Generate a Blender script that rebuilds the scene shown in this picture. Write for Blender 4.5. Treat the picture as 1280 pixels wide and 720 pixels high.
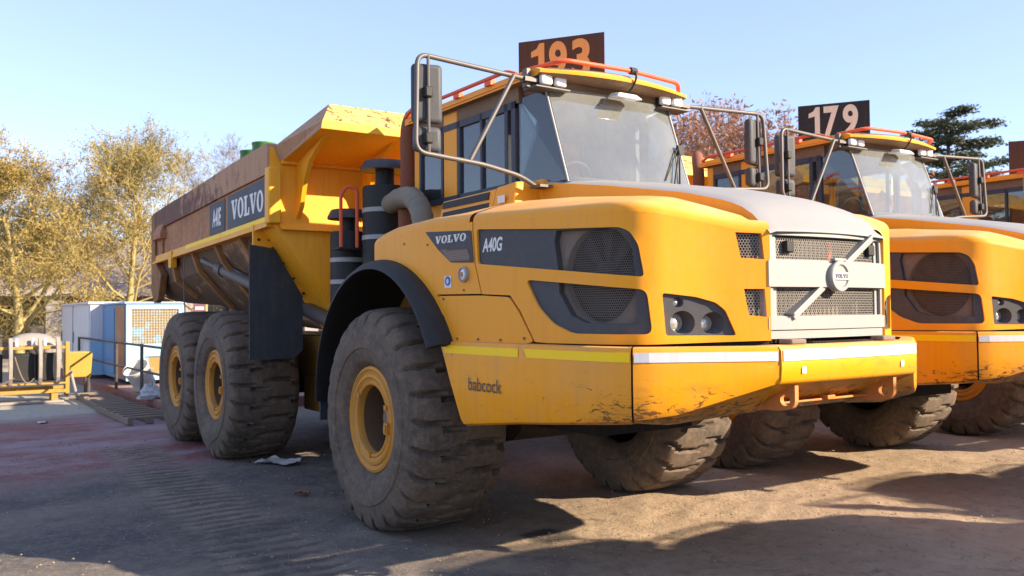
import bpy, bmesh, math, random
from math import sin, cos, pi, radians, atan2, sqrt
from mathutils import Vector, Matrix, noise
from mathutils.geometry import delaunay_2d_cdt

for o in list(bpy.data.objects): bpy.data.objects.remove(o)
scene = bpy.context.scene
COL = scene.collection
random.seed(7)

# ------------------------------------------------------------------ camera
cd = bpy.data.cameras.new('camera')
cam = bpy.data.objects.new('camera', cd); COL.objects.link(cam)
CAM = Vector((6.7498, -4.8695, 1.7752))
FW = Vector((-0.82588861, 0.56316922, 0.02735745)); RT = Vector((0.56315689, 0.82630221, -0.00888666))
UP = RT.cross(FW)
m = Matrix((RT, UP, -FW)).transposed().to_4x4(); m.translation = CAM
cam.matrix_world = m
cd.sensor_width = 36.0; cd.lens = 36.0 * 1108.14 / 1280.0
cd.clip_start = 0.05; cd.clip_end = 2000
cd.dof.use_dof = True; cd.dof.focus_distance = 6.3; cd.dof.aperture_fstop = 3.2
scene.camera = cam
scene.render.resolution_x = 1024; scene.render.resolution_y = 576

# ------------------------------------------------------------------ sky, sun, exposure
SUN = Vector((1.74, 1.37, 1.0)).normalized()
world = bpy.data.worlds.new('World'); scene.world = world; world.use_nodes = True
wn = world.node_tree.nodes; wl = world.node_tree.links
sky = wn.new('ShaderNodeTexSky'); sky.sky_type = 'NISHITA'; sky.sun_disc = False
sky.sun_elevation = math.asin(SUN.z); sky.sun_rotation = atan2(SUN.x, SUN.y)
sky.air_density = 1.0; sky.dust_density = 0.5; sky.ozone_density = 1.4; sky.altitude = 1500
hs = wn.new('ShaderNodeHueSaturation'); hs.inputs['Saturation'].default_value = 0.95; hs.inputs['Hue'].default_value = 0.517; wl.new(sky.outputs[0], hs.inputs['Color'])
mxs = wn.new('ShaderNodeMix'); mxs.data_type = 'RGBA'; mxs.inputs[0].default_value = 0.5; wl.new(hs.outputs[0], mxs.inputs[6]); mxs.inputs[7].default_value = (1.18, 1.60, 2.45, 1)
wl.new(mxs.outputs[2], wn['Background'].inputs[0]); wn['Background'].inputs[1].default_value = 0.14
sd = bpy.data.lights.new('sun', 'SUN'); sd.energy = 4.2; sd.angle = radians(0.53); sd.color = (1.0, 0.84, 0.63)
sun = bpy.data.objects.new('sun', sd); COL.objects.link(sun)
sun.rotation_euler = SUN.to_track_quat('Z', 'Y').to_euler()
scene.view_settings.view_transform = 'Standard'; scene.view_settings.look = 'None'
scene.view_settings.exposure = 1.56; scene.view_settings.gamma = 1.0
scene.view_settings.use_curve_mapping = False

# ------------------------------------------------------------------ material helpers
def new_mat(name):
    mt = bpy.data.materials.new(name); mt.use_nodes = True
    nt = mt.node_tree
    return mt, nt, nt.nodes['Principled BSDF']
def N(nt, t, **kw):
    n = nt.nodes.new(t)
    for k, v in kw.items():
        if k in n.inputs: n.inputs[k].default_value = v
        else: setattr(n, k, v)
    return n
def coords(nt, rnd=True):
    tc = N(nt, 'ShaderNodeTexCoord')
    if not rnd: return tc.outputs['Object']
    oi = N(nt, 'ShaderNodeObjectInfo'); mu = N(nt, 'ShaderNodeMath', operation='MULTIPLY'); mu.inputs[1].default_value = 23.0
    nt.links.new(oi.outputs['Random'], mu.inputs[0])
    ad = N(nt, 'ShaderNodeVectorMath', operation='ADD')
    nt.links.new(tc.outputs['Object'], ad.inputs[0]); nt.links.new(mu.outputs[0], ad.inputs[1])
    return ad.outputs[0]
def noise_n(nt, co, scale, detail=5, rough=0.6, dist=0.0):
    n = N(nt, 'ShaderNodeTexNoise', Scale=scale, Detail=detail, Roughness=rough, Distortion=dist)
    nt.links.new(co, n.inputs['Vector']); return n.outputs['Fac']
def ramp(nt, fac, a, b):
    r = N(nt, 'ShaderNodeMapRange', clamp=True); r.inputs[1].default_value = a; r.inputs[2].default_value = b
    nt.links.new(fac, r.inputs[0]); return r.outputs[0]
def mulf(nt, a, b):
    n = N(nt, 'ShaderNodeMath', operation='MULTIPLY')
    for i, s in enumerate((a, b)):
        if isinstance(s, (int, float)): n.inputs[i].default_value = s
        else: nt.links.new(s, n.inputs[i])
    return n.outputs[0]
def mixc(nt, fac, a, b):
    n = N(nt, 'ShaderNodeMix', data_type='RGBA')
    if isinstance(fac, (int, float)): n.inputs[0].default_value = fac
    else: nt.links.new(fac, n.inputs[0])
    for i, c in ((6, a), (7, b)):
        if isinstance(c, tuple): n.inputs[i].default_value = (*c, 1)
        else: nt.links.new(c, n.inputs[i])
    return n.outputs[2]
def bump(nt, bsdf, h, strength=0.3, dist=0.01):
    b = N(nt, 'ShaderNodeBump', Strength=strength, Distance=dist)
    nt.links.new(h, b.inputs['Height']); nt.links.new(b.outputs[0], bsdf.inputs['Normal'])
def stretch(nt, co, v):
    mp = N(nt, 'ShaderNodeMapping'); mp.inputs['Scale'].default_value = v
    nt.links.new(co, mp.inputs['Vector']); return mp.outputs[0]
def up_facing(nt, a=0.35, b=0.95):
    g = N(nt, 'ShaderNodeNewGeometry'); s = N(nt, 'ShaderNodeSeparateXYZ')
    nt.links.new(g.outputs['Normal'], s.inputs[0]); return ramp(nt, s.outputs[2], a, b)

def worn(name, col, rough=0.4, dust=0.35, dustcol=(0.52, 0.40, 0.27), streak=0.25, grime=(0.16, 0.09, 0.04), chips=0.0, chipcol=(0.06, 0.03, 0.02), metallic=0.0, topdust=0.6, coat=0.0, spec=0.35):
    mt, nt, b = new_mat(name); co = coords(nt)
    big = noise_n(nt, co, 1.7, 6, 0.65); fine = noise_n(nt, co, 26, 5, 0.7)
    st = noise_n(nt, stretch(nt, co, (9, 9, 0.7)), 2.2, 5, 0.65)
    c = mixc(nt, mulf(nt, ramp(nt, st, 0.5, 0.8), streak), col, grime)
    dm = mulf(nt, ramp(nt, big, 0.32, 0.75), dust)
    dm2 = mulf(nt, dm, ramp(nt, fine, 0.2, 0.65))
    c = mixc(nt, dm2, c, dustcol)
    if topdust:
        t = mulf(nt, mulf(nt, up_facing(nt), ramp(nt, noise_n(nt, co, 3.1, 6, 0.6), 0.2, 0.7)), topdust)
        c = mixc(nt, t, c, dustcol)
    if chips:
        ch = noise_n(nt, stretch(nt, co, (1, 1, 1.6)), 9, 8, 0.75, 0.6)
        c = mixc(nt, ramp(nt, ch, 0.70 - 0.12 * chips, 0.74 - 0.12 * chips), c, chipcol)
    nt.links.new(c, b.inputs['Base Color'])
    rr = N(nt, 'ShaderNodeMapRange'); rr.inputs[3].default_value = rough - 0.06; rr.inputs[4].default_value = min(1, rough + 0.28)
    nt.links.new(big, rr.inputs[0]); nt.links.new(rr.outputs[0], b.inputs['Roughness'])
    b.inputs['Metallic'].default_value = metallic
    b.inputs['Specular IOR Level'].default_value = spec
    if coat: b.inputs['Coat Weight'].default_value = coat; b.inputs['Coat Roughness'].default_value = 0.25
    bump(nt, b, fine, 0.06, 0.004)
    return mt
YEL = (0.86, 0.325, 0.003)
M = {}
M['yellow'] = worn('yellow_paint', YEL, 0.36, 0.16, streak=0.20, grime=(0.42, 0.18, 0.05), topdust=0.70, coat=0.0, spec=0.28, dustcol=(0.66, 0.47, 0.27))
M['body_yellow'] = worn('body_yellow_paint', (0.84, 0.36, 0.0), 0.42, 0.14, streak=0.28, chips=0.15, chipcol=(0.10, 0.04, 0.015), topdust=0.35)
M['spill'] = worn('spill_guard_paint', (0.80, 0.44, 0.05), 0.5, 0.3, streak=0.35, chips=1.25, chipcol=(0.11, 0.05, 0.025), topdust=0.5)
M['rim'] = worn('rim_paint', (0.62, 0.255, 0.012), 0.5, 0.75, dustcol=(0.24, 0.15, 0.085), streak=0.5, topdust=0.4)
M['rim_bowl'] = worn('rim_bowl_brown', (0.10, 0.055, 0.028), 0.8, 0.6, dustcol=(0.17, 0.10, 0.06), topdust=0.3)  # darker brown for the inside of the wheel bowl
M['grey'] = worn('charcoal_plastic', (0.045, 0.047, 0.055), 0.5, 0.3, dustcol=(0.22, 0.19, 0.17), streak=0.1, topdust=0.35)
M['black'] = worn('black_plastic', (0.013, 0.013, 0.014), 0.5, 0.2, dustcol=(0.10, 0.085, 0.07), streak=0.1, topdust=0.3)
M['navy'] = worn('navy_decal', (0.030, 0.040, 0.062), 0.5, 0.35, dustcol=(0.16, 0.14, 0.13), streak=0.2, topdust=0)
M['silver'] = worn('silver_paint', (0.31, 0.305, 0.30), 0.42, 0.4, dustcol=(0.38, 0.33, 0.27), streak=0.1, topdust=0.35, metallic=0.15)
M['mesh'] = worn('mesh_metal', (0.15, 0.12, 0.10), 0.5, 0.3, dustcol=(0.25, 0.2, 0.16), streak=0, topdust=0)
M['gmesh'] = worn('grille_mesh_metal', (0.25, 0.23, 0.21), 0.45, 0.3, dustcol=(0.4, 0.33, 0.26), streak=0, topdust=0, metallic=0.3)
M['dusty'] = worn('dusty_plate', (0.16, 0.125, 0.10), 0.7, 0.6, dustcol=(0.33, 0.25, 0.18), topdust=0.3)
M['steel'] = worn('tube_steel', (0.115, 0.105, 0.10), 0.42, 0.35, dustcol=(0.2, 0.16, 0.13), metallic=0.35, topdust=0.2)
M['red'] = worn('red_orange_tube', (0.72, 0.085, 0.022), 0.4, 0.2, streak=0.1, topdust=0.3)
M['rust_pipe'] = worn('rusty_pipe', (0.19, 0.065, 0.035), 0.75, 0.5, dustcol=(0.3, 0.14, 0.07), topdust=0.2)
M['lampglass'] = worn('lamp_lens', (0.78, 0.78, 0.76), 0.15, 0.2, dustcol=(0.6, 0.52, 0.42), streak=0, topdust=0.2, coat=0.5)
M['headlens'] = worn('headlamp_lens', (0.42, 0.44, 0.42), 0.12, 0.15, streak=0, topdust=0.1, coat=0.8, metallic=0.4)
M['white'] = worn('white_print', (0.74, 0.73, 0.70), 0.5, 0.25, streak=0.15, topdust=0.1)
M['whitetape'] = worn('white_tape', (0.66, 0.65, 0.66), 0.4, 0.3, streak=0.2, topdust=0.1, chips=0.05)
M['yellowtape'] = worn('yellow_tape', (1.0, 0.62, 0.0), 0.4, 0.02, streak=0.05, topdust=0)
M['rubber_flap'] = worn('rubber_flap', (0.022, 0.028, 0.036), 0.6, 0.35, dustcol=(0.12, 0.12, 0.12), chips=0.12, chipcol=(0.22, 0.21, 0.20), topdust=0.1)
M['hose'] = worn('grey_hose', (0.16, 0.145, 0.12), 0.55, 0.6, dustcol=(0.40, 0.33, 0.18), topdust=0.3)
M['brown_in'] = worn('cab_underside', (0.16, 0.095, 0.055), 0.7, 0.3, topdust=0)
M['interior'] = worn('cab_interior', (0.05, 0.05, 0.052), 0.7, 0.2, topdust=0.2)
M['interior_light'] = worn('cab_interior_light', (0.34, 0.33, 0.31), 0.7, 0.2, topdust=0.1)
M['dark'] = worn('dark_underbody', (0.022, 0.018, 0.015), 0.85, 0.4, dustcol=(0.07, 0.05, 0.04), topdust=0.2)
M['chassis'] = worn('chassis_paint', (0.36, 0.17, 0.02), 0.6, 0.6, dustcol=(0.12, 0.075, 0.05), streak=0.5, topdust=0.4)
M['sign_brown'] = worn('sign_brown', (0.075, 0.028, 0.014), 0.6, 0.2, dustcol=(0.15, 0.07, 0.04), topdust=0)
M['sign_dark'] = worn('sign_dark', (0.014, 0.013, 0.014), 0.6, 0.3, dustcol=(0.09, 0.07, 0.06), topdust=0)
M['digit_orange'] = worn('digit_orange', (0.78, 0.30, 0.07), 0.5, 0.2, topdust=0)
M['digit_cream'] = worn('digit_cream', (0.74, 0.60, 0.46), 0.5, 0.2, topdust=0)
M['blue'] = worn('sticker_blue', (0.02, 0.10, 0.42), 0.4, 0.1, topdust=0)
M['amber'] = worn('amber', (0.45, 0.12, 0.04), 0.3, 0.2, topdust=0)
M['orange_hook'] = worn('tow_eye_paint', (0.66, 0.20, 0.03), 0.55, 0.3, chips=0.25, topdust=0.2)

# bumper paint: chipped and scraped along its lower edge
def bumper_mat():
    mt, nt, b = new_mat('bumper_paint'); co = coords(nt); ob = N(nt, 'ShaderNodeTexCoord').outputs['Object']
    sp = N(nt, 'ShaderNodeSeparateXYZ'); nt.links.new(ob, sp.inputs[0])
    low = ramp(nt, sp.outputs[2], 1.40, 1.06)
    fr = ramp(nt, sp.outputs[0], 2.2, 2.95)
    st = noise_n(nt, stretch(nt, co, (9, 9, 0.6)), 2.0, 5, 0.65)
    c = mixc(nt, mulf(nt, ramp(nt, st, 0.45, 0.8), 0.18), YEL, (0.22, 0.11, 0.04))
    dm = mulf(nt, ramp(nt, noise_n(nt, co, 2.3, 6, 0.65), 0.42, 0.75), 0.25)
    c = mixc(nt, dm, c, (0.42, 0.30, 0.19))
    c = mixc(nt, mulf(nt, up_facing(nt), 0.35), c, (0.6, 0.46, 0.3))
    sc = noise_n(nt, stretch(nt, co, (3.2, 3.2, 9)), 2.6, 9, 0.72, 1.2)
    ad = N(nt, 'ShaderNodeMath', operation='MULTIPLY_ADD'); nt.links.new(mulf(nt, low, fr), ad.inputs[0]); ad.inputs[1].default_value = 0.22; nt.links.new(sc, ad.inputs[2])
    msk = ramp(nt, ad.outputs[0], 0.645, 0.685)
    c = mixc(nt, mulf(nt, msk, 0.85), c, (0.075, 0.032, 0.018))
    sm_ = noise_n(nt, stretch(nt, co, (1.6, 1.6, 4)), 1.7, 7, 0.7, 0.8)
    a2 = N(nt, 'ShaderNodeMath', operation='MULTIPLY_ADD'); nt.links.new(mulf(nt, low, fr), a2.inputs[0]); a2.inputs[1].default_value = 0.22; nt.links.new(sm_, a2.inputs[2])
    c = mixc(nt, mulf(nt, ramp(nt, a2.outputs[0], 0.58, 0.80), 0.5), c, (0.24, 0.10, 0.03))
    nt.links.new(c, b.inputs['Base Color']); b.inputs['Roughness'].default_value = 0.42; b.inputs['Specular IOR Level'].default_value = 0.3
    bump(nt, b, msk, 0.25, -0.004)
    return mt
M['bumper'] = bumper_mat()

def rust_mat(name, rusty, yellow_amt, zlo=None):
    mt, nt, b = new_mat(name); co = coords(nt)
    n1 = noise_n(nt, co, 2.2, 8, 0.7, 0.4); n2 = noise_n(nt, co, 14, 8, 0.75); n3 = noise_n(nt, stretch(nt, co, (6, 6, 0.8)), 2.0, 6, 0.7)
    c = mixc(nt, ramp(nt, n2, 0.3, 0.7), rusty[0], rusty[1])
    c = mixc(nt, mulf(nt, ramp(nt, n1, 0.45, 0.7), 0.8), c, rusty[2])
    ob = N(nt, 'ShaderNodeTexCoord').outputs['Object']; sp = N(nt, 'ShaderNodeSeparateXYZ'); nt.links.new(ob, sp.inputs[0])
    if yellow_amt:
        fr = ramp(nt, sp.outputs[0], -7.8, -2.9)
        ad = N(nt, 'ShaderNodeMath', operation='MULTIPLY_ADD'); nt.links.new(fr, ad.inputs[0]); ad.inputs[1].default_value = yellow_amt; nt.links.new(n1, ad.inputs[2])
        c = mixc(nt, ramp(nt, ad.outputs[0], 0.62, 0.74), c, (0.44, 0.25, 0.14))
    nt.links.new(mixc(nt, mulf(nt, ramp(nt, n3, 0.5, 0.8), 0.5), c, (0.05, 0.025, 0.018)), b.inputs['Base Color'])
    b.inputs['Roughness'].default_value = 0.8; bump(nt, b, n2, 0.3, 0.01)
    return mt
M['rust'] = rust_mat('rusted_side', ((0.30, 0.125, 0.05), (0.52, 0.25, 0.105), (0.17, 0.065, 0.03)), 0.16)
M['rust_band'] = rust_mat('rusted_rail', ((0.12, 0.052, 0.034), (0.20, 0.088, 0.055), (0.08, 0.034, 0.026)), 0.34)
M['tail'] = rust_mat('tail_paint', ((0.24, 0.10, 0.03), (0.36, 0.17, 0.04), (0.13, 0.05, 0.03)), 0.0)
M['mud'] = rust_mat('muddy_hull', ((0.06, 0.038, 0.025), (0.17, 0.10, 0.05), (0.10, 0.05, 0.02)), 0.20)

def tyre_mat():
    mt, nt, b = new_mat('tyre_rubber'); co = coords(nt)
    n1 = noise_n(nt, co, 2.6, 7, 0.7); n2 = noise_n(nt, co, 18, 6, 0.7)
    c = mixc(nt, ramp(nt, n1, 0.35, 0.7), (0.056, 0.043, 0.034), (0.145, 0.102, 0.070))
    c = mixc(nt, mulf(nt, ramp(nt, n2, 0.45, 0.75), 0.6), c, (0.23, 0.16, 0.105))
    nt.links.new(c, b.inputs['Base Color']); b.inputs['Roughness'].default_value = 0.85
    bump(nt, b, n2, 0.25, 0.006); return mt
M['tyre'] = tyre_mat()

def glass_mat(name, tint, gloss, dustamt, dustcol=(0.6, 0.6, 0.56)):
    mt, nt, b = new_mat(name); nt.nodes.remove(b); co = coords(nt)
    out = nt.nodes['Material Output']
    tr = N(nt, 'ShaderNodeBsdfTransparent'); tr.inputs[0].default_value = (*tint, 1)
    gl = N(nt, 'ShaderNodeBsdfGlossy'); gl.inputs['Roughness'].default_value = 0.02
    df = N(nt, 'ShaderNodeBsdfDiffuse'); df.inputs[0].default_value = (*dustcol, 1)
    fr = N(nt, 'ShaderNodeFresnel'); fr.inputs[0].default_value = 1.5
    ad = N(nt, 'ShaderNodeMath', operation='ADD'); ad.use_clamp = True; nt.links.new(fr.outputs[0], ad.inputs[0]); ad.inputs[1].default_value = gloss
    m1 = N(nt, 'ShaderNodeMixShader'); nt.links.new(ad.outputs[0], m1.inputs[0]); nt.links.new(tr.outputs[0], m1.inputs[1]); nt.links.new(gl.outputs[0], m1.inputs[2])
    n1 = noise_n(nt, co, 1.1, 3, 0.5); n2 = noise_n(nt, stretch(nt, co, (1.5, 1.5, 0.6)), 14, 5, 0.7)
    mr = N(nt, 'ShaderNodeMapRange'); nt.links.new(n1, mr.inputs[0]); mr.inputs[1].default_value = .3; mr.inputs[2].default_value = .7; mr.inputs[3].default_value = .62; mr.inputs[4].default_value = 1.0
    m3 = N(nt, 'ShaderNodeMapRange'); nt.links.new(n2, m3.inputs[0]); m3.inputs[1].default_value = .3; m3.inputs[2].default_value = .75; m3.inputs[3].default_value = .88; m3.inputs[4].default_value = 1.1
    dm = mulf(nt, mulf(nt, mr.outputs[0], m3.outputs[0]), dustamt)
    m2 = N(nt, 'ShaderNodeMixShader'); nt.links.new(dm, m2.inputs[0]); nt.links.new(m1.outputs[0], m2.inputs[1]); nt.links.new(df.outputs[0], m2.inputs[2])
    nt.links.new(m2.outputs[0], out.inputs[0]); return mt
M['windscreen'] = glass_mat('windscreen_glass', (0.80, 0.86, 0.84), 0.16, 0.22, (0.66, 0.68, 0.63))
M['sideglass'] = glass_mat('side_glass', (0.66, 0.74, 0.72), 0.05, 0.05)
M['mirrorglass'] = worn('mirror_face', (0.6, 0.62, 0.64), 0.05, 0.05, metallic=1.0, topdust=0)

# ------------------------------------------------------------------ mesh builder
class MB:
    def __init__(s): s.v = []; s.f = []; s.mi = []
    def add(s, vs, fs, mi=0):
        b = len(s.v); s.v += [tuple(v) for v in vs]; s.f += [tuple(b + i for i in f) for f in fs]; s.mi += [mi] * len(fs); return s
    def box(s, p0, p1, mi=0, rot=None, piv=None):
        (a, b, c), (d, e, g) = p0, p1
        vs = [Vector(q) for q in ((a, b, c), (d, b, c), (d, e, c), (a, e, c), (a, b, g), (d, b, g), (d, e, g), (a, e, g))]
        if rot is not None:
            pv = Vector(piv) if piv is not None else sum(vs, Vector()) / 8
            vs = [pv + rot @ (q - pv) for q in vs]
        return s.add(vs, [(0, 3, 2, 1), (4, 5, 6, 7), (0, 1, 5, 4), (1, 2, 6, 5), (2, 3, 7, 6), (3, 0, 4, 7)], mi)
    def hexa(s, bot, top, mi=0):   # loft of two closed loops
        n = len(bot); vs = list(bot) + list(top)
        return s.add(vs, [tuple(range(n - 1, -1, -1)), tuple(range(n, 2 * n))] + [(i, (i + 1) % n, n + (i + 1) % n, n + i) for i in range(n)], mi)
    def prism(s, poly, ax, a, b, mi=0):
        def P(u, v, w): return {'x': (w, u, v), 'y': (u, w, v), 'z': (u, v, w)}[ax]
        return s.hexa([P(u, v, a) for u, v in poly], [P(u, v, b) for u, v in poly], mi)
    def grid(s, rows, mi=0, closed=False):
        n = len(rows[0]); vs = [p for r in rows for p in r]; fs = []
        for i in range(len(rows) - 1):
            for j in range(n if closed else n - 1):
                k = (j + 1) % n; fs.append((i * n + j, i * n + k, (i + 1) * n + k, (i + 1) * n + j))
        return s.add(vs, fs, mi)
    def tube(s, pts, r, n=10, mi=0, caps=True, closed=False):
        pts = [Vector(p) for p in pts]; rows = []; L = len(pts); prev = None
        for i, p in enumerate(pts):
            if closed: t = pts[(i + 1) % L] - pts[i - 1]
            else: t = pts[min(i + 1, L - 1)] - pts[max(i - 1, 0)]
            t.normalize()
            if prev is None:
                a = Vector((0, 0, 1)) if abs(t.z) < 0.9 else Vector((1, 0, 0)); u = t.cross(a).normalized()
            else: u = (prev - t * prev.dot(t)).normalized()
            prev = u; w = t.cross(u); rr = r[i] if isinstance(r, (list, tuple)) else r
            rows.append([p + (u * cos(2 * pi * k / n) + w * sin(2 * pi * k / n)) * rr for k in range(n)])
        if closed: rows.append(rows[0])
        b = len(s.v); s.grid(rows, mi, closed=True)
        if caps and not closed:
            s.f.append(tuple(b + k for k in range(n - 1, -1, -1))); s.f.append(tuple(b + (L - 1) * n + k for k in range(n))); s.mi += [mi, mi]
        return s
    def lathe(s, prof, org, axis, n=32, mi=0, cap0=False, cap1=False):   # prof: (radius, height along axis)
        A = Vector(axis).normalized(); a = Vector((0, 0, 1)) if abs(A.z) < 0.9 else Vector((1, 0, 0)); u = A.cross(a).normalized(); w = A.cross(u); O = Vector(org)
        rows = [[O + A * h + (u * cos(2 * pi * k / n) + w * sin(2 * pi * k / n)) * r for k in range(n)] for r, h in prof]
        b = len(s.v); s.grid(rows, mi, closed=True)
        if cap0: s.f.append(tuple(b + k for k in range(n - 1, -1, -1))); s.mi.append(mi)
        if cap1: s.f.append(tuple(b + (len(prof) - 1) * n + k for k in range(n))); s.mi.append(mi)
        return s
    def mirror(s):
        r = MB(); r.v = [(x, -y, z) for x, y, z in s.v]; r.f = [tuple(reversed(f)) for f in s.f]; r.mi = list(s.mi); return r
    def join(s, o):
        b = len(s.v); s.v += o.v; s.f += [tuple(b + i for i in f) for f in o.f]; s.mi += o.mi; return s
    def mesh(s, name, mats, smooth=35, recalc=True):
        me = bpy.data.meshes.new(name); me.from_pydata(s.v, [], s.f)
        for m_ in (mats if isinstance(mats, (list, tuple)) else [mats]): me.materials.append(m_)
        me.polygons.foreach_set('material_index', s.mi)
        if recalc:
            bm = bmesh.new(); bm.from_mesh(me); bmesh.ops.remove_doubles(bm, verts=bm.verts, dist=1e-5); bmesh.ops.recalc_face_normals(bm, faces=bm.faces); bm.to_mesh(me); bm.free()
        if smooth:
            me.shade_smooth(); me.set_sharp_from_angle(angle=radians(smooth))
        me.update(); return me
    def build(s, name, mats, parent=None, smooth=35, bevel=0, recalc=True, seg=2):
        o = bpy.data.objects.new(name, s.mesh(name, mats, smooth, recalc)); COL.objects.link(o)
        if parent is not None: o.parent = parent
        if bevel:
            bv = o.modifiers.new('bevel', 'BEVEL'); bv.width = bevel; bv.segments = seg; bv.limit_method = 'ANGLE'; bv.angle_limit = radians(38); bv.harden_normals = False
        return o
def round_path(pts, rad, seg=6):
    pts = [Vector(p) for p in pts]; out = [pts[0]]
    for a, b, c in zip(pts, pts[1:], pts[2:]):
        d1 = (a - b); d2 = (c - b); r = min(rad, d1.length * 0.48, d2.length * 0.48)
        p, q = b + d1.normalized() * r, b + d2.normalized() * r
        for k in range(seg + 1):
            t = k / seg; out.append(p * (1 - t) ** 2 + b * 2 * t * (1 - t) + q * t * t)
    out.append(pts[-1]); return out
def empty(name, loc=(0, 0, 0), rz=0):
    o = bpy.data.objects.new(name, None); COL.objects.link(o); o.location = loc; o.rotation_euler.z = rz; o.empty_display_size = 0.3; return o
def tag(o, label=None, cat=None, group=None, kind=None):
    for k, v in (('label', label), ('category', cat), ('group', group), ('kind', kind)):
        if v: o[k] = v
    return o
def copy_tree(o, parent=None, skip=()):
    c = o.copy(); COL.objects.link(c); c.parent = parent
    for ch in o.children:
        if ch.name.split('.')[0] not in skip: copy_tree(ch, c, skip)
    return c
def inside(p, poly):
    x, y = p; r = False; j = len(poly) - 1
    for i in range(len(poly)):
        xi, yi = poly[i]; xj, yj = poly[j]
        if (yi > y) != (yj > y) and x < (xj - xi) * (y - yi) / (yj - yi) + xi: r = not r
        j = i
    return r
def densify(poly, step, closed=True):
    out = []; n = len(poly)
    for i in range(n if closed else n - 1):
        a, b = poly[i], poly[(i + 1) % n]; d = math.hypot(b[0] - a[0], b[1] - a[1]); k = max(1, int(d / step))
        out += [(a[0] + (b[0] - a[0]) * t / k, a[1] + (b[1] - a[1]) * t / k) for t in range(k)]
    if not closed: out.append(poly[-1])
    return out
def soften(poly, rad, seg=4):
    n = len(poly); out = []
    for i in range(n):
        a, b, c = Vector(poly[i - 1]), Vector(poly[i]), Vector(poly[(i + 1) % n])
        d1, d2 = a - b, c - b; r = min(rad, d1.length * 0.4, d2.length * 0.4)
        p, q = b + d1.normalized() * r, b + d2.normalized() * r
        for k in range(seg + 1):
            t = k / seg; v = p * (1 - t) ** 2 + b * 2 * t * (1 - t) + q * t * t; out.append((v.x, v.y))
    return out
def region(outer, holes=(), step=0.08, inner=True):
    loops = [densify(outer, step)] + [densify(h, step) for h in holes]
    pts = []; edges = []
    for lp in loops:
        b = len(pts); pts += lp; edges += [(b + i, b + (i + 1) % len(lp)) for i in range(len(lp))]
    if inner:
        xs = [p[0] for p in outer]; ys = [p[1] for p in outer]; bd = list(pts)
        x = min(xs) + step * 0.5
        while x < max(xs):
            y = min(ys) + step * 0.5
            while y < max(ys):
                if inside((x, y), outer) and not any(inside((x, y), h) for h in holes) and all((x - q[0]) ** 2 + (y - q[1]) ** 2 > (step * 0.55) ** 2 for q in bd): pts.append((x, y))
                y += step
            x += step
    V, E, F, *_ = delaunay_2d_cdt([Vector(p) for p in pts], edges, [], 0, 1e-6)
    V = [(v.x, v.y) for v in V]; fs = []
    for f in F:
        c = (sum(V[i][0] for i in f) / len(f), sum(V[i][1] for i in f) / len(f))
        if inside(c, outer) and not any(inside(c, h) for h in holes): fs.append(tuple(f))
    return V, fs, loops
def panel(mb, fn, outer, holes=(), step=0.08, d=0.0, thick=0.0, hole_d=None, mi=0, hmi=None, inner=True):
    V, F, loops = region(outer, holes, step, inner)
    mb.add([fn(u, v, d) for u, v in V], F, mi)
    if thick:
        lp = loops[0] + loops[0][:1]; mb.grid([[fn(u, v, d) for u, v in lp], [fn(u, v, d - thick) for u, v in lp]], mi)
    if hole_d is not None or thick:
        for h in loops[1:]:
            lp = h + h[:1]; mb.grid([[fn(u, v, d) for u, v in lp], [fn(u, v, d - (hole_d if hole_d is not None else thick)) for u, v in lp]], mi if hmi is None else hmi)
    return mb
def honeycomb(mb, fn, poly, cell, wall, d=0.0, mi=0, test=None, thick=0.0):
    xs = [p[0] for p in poly]; ys = [p[1] for p in poly]; R = cell / sqrt(3); ri = (cell - wall) / sqrt(3)
    ang = [pi / 6 + k * pi / 3 for k in range(6)]; row = 0; y = min(ys)
    while y <= max(ys):
        x = min(xs) + (cell / 2 if row % 2 else 0)
        while x <= max(xs):
            if inside((x, y), poly):
                vs = [fn(x + R * cos(a), y + R * sin(a), d) for a in ang] + [fn(x + ri * cos(a), y + ri * sin(a), d) for a in ang]
                fs = [(k, (k + 1) % 6, 6 + (k + 1) % 6, 6 + k) for k in range(6)]
                mb.add(vs, fs, mi)
            x += cell
        y += R * 1.5; row += 1
    return mb

# ------------------------------------------------------------------ lettering
def ell(cx, cy, rx, ry, n=24): return [(cx + rx * cos(2 * pi * k / n), cy + ry * sin(2 * pi * k / n)) for k in range(n)]
GLY = {'V': (1.0, [(0, 1), (.48, 1), (.48, .88), (.40, .88), (.60, .34), (.76, .88), (.66, .88), (.66, 1), (1.0, 1), (1.0, .88), (.93, .88), (.62, 0), (.42, 0), (.08, .88), (0, .88)], []),
       'L': (.84, [(0, 1), (.54, 1), (.54, .88), (.42, .88), (.42, .13), (.62, .13), (.72, .38), (.84, .38), (.84, 0), (0, 0), (0, .12), (.12, .12), (.12, .88), (0, .88)], []),
       '1': (.62, [(0, .66), (0, .80), (.26, .87), (.40, 1), (.62, 1), (.62, 0), (.34, 0), (.34, .70)], []),
       'O': (.96, ell(.48, .5, .48, .53), [ell(.48, .5, .20, .40)])}
def slab_word(mb, fn, word, x0, y0, h, width, shear=0.0, d=0.004, thick=0.003, mi=0):
    tot = sum(GLY[c][0] for c in word) + 0.07 * (len(word) - 1); k = width / tot; x = 0
    for c in word:
        w, out, hol = GLY[c]; T = lambda q: (x0 + (x + q[0]) * k + shear * q[1] * h, y0 + q[1] * h)
        panel(mb, fn, [T(q) for q in out], [[T(q) for q in hh] for hh in hol], 10, d, thick, mi=mi, inner=False); x += w + 0.07
    return mb
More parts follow.
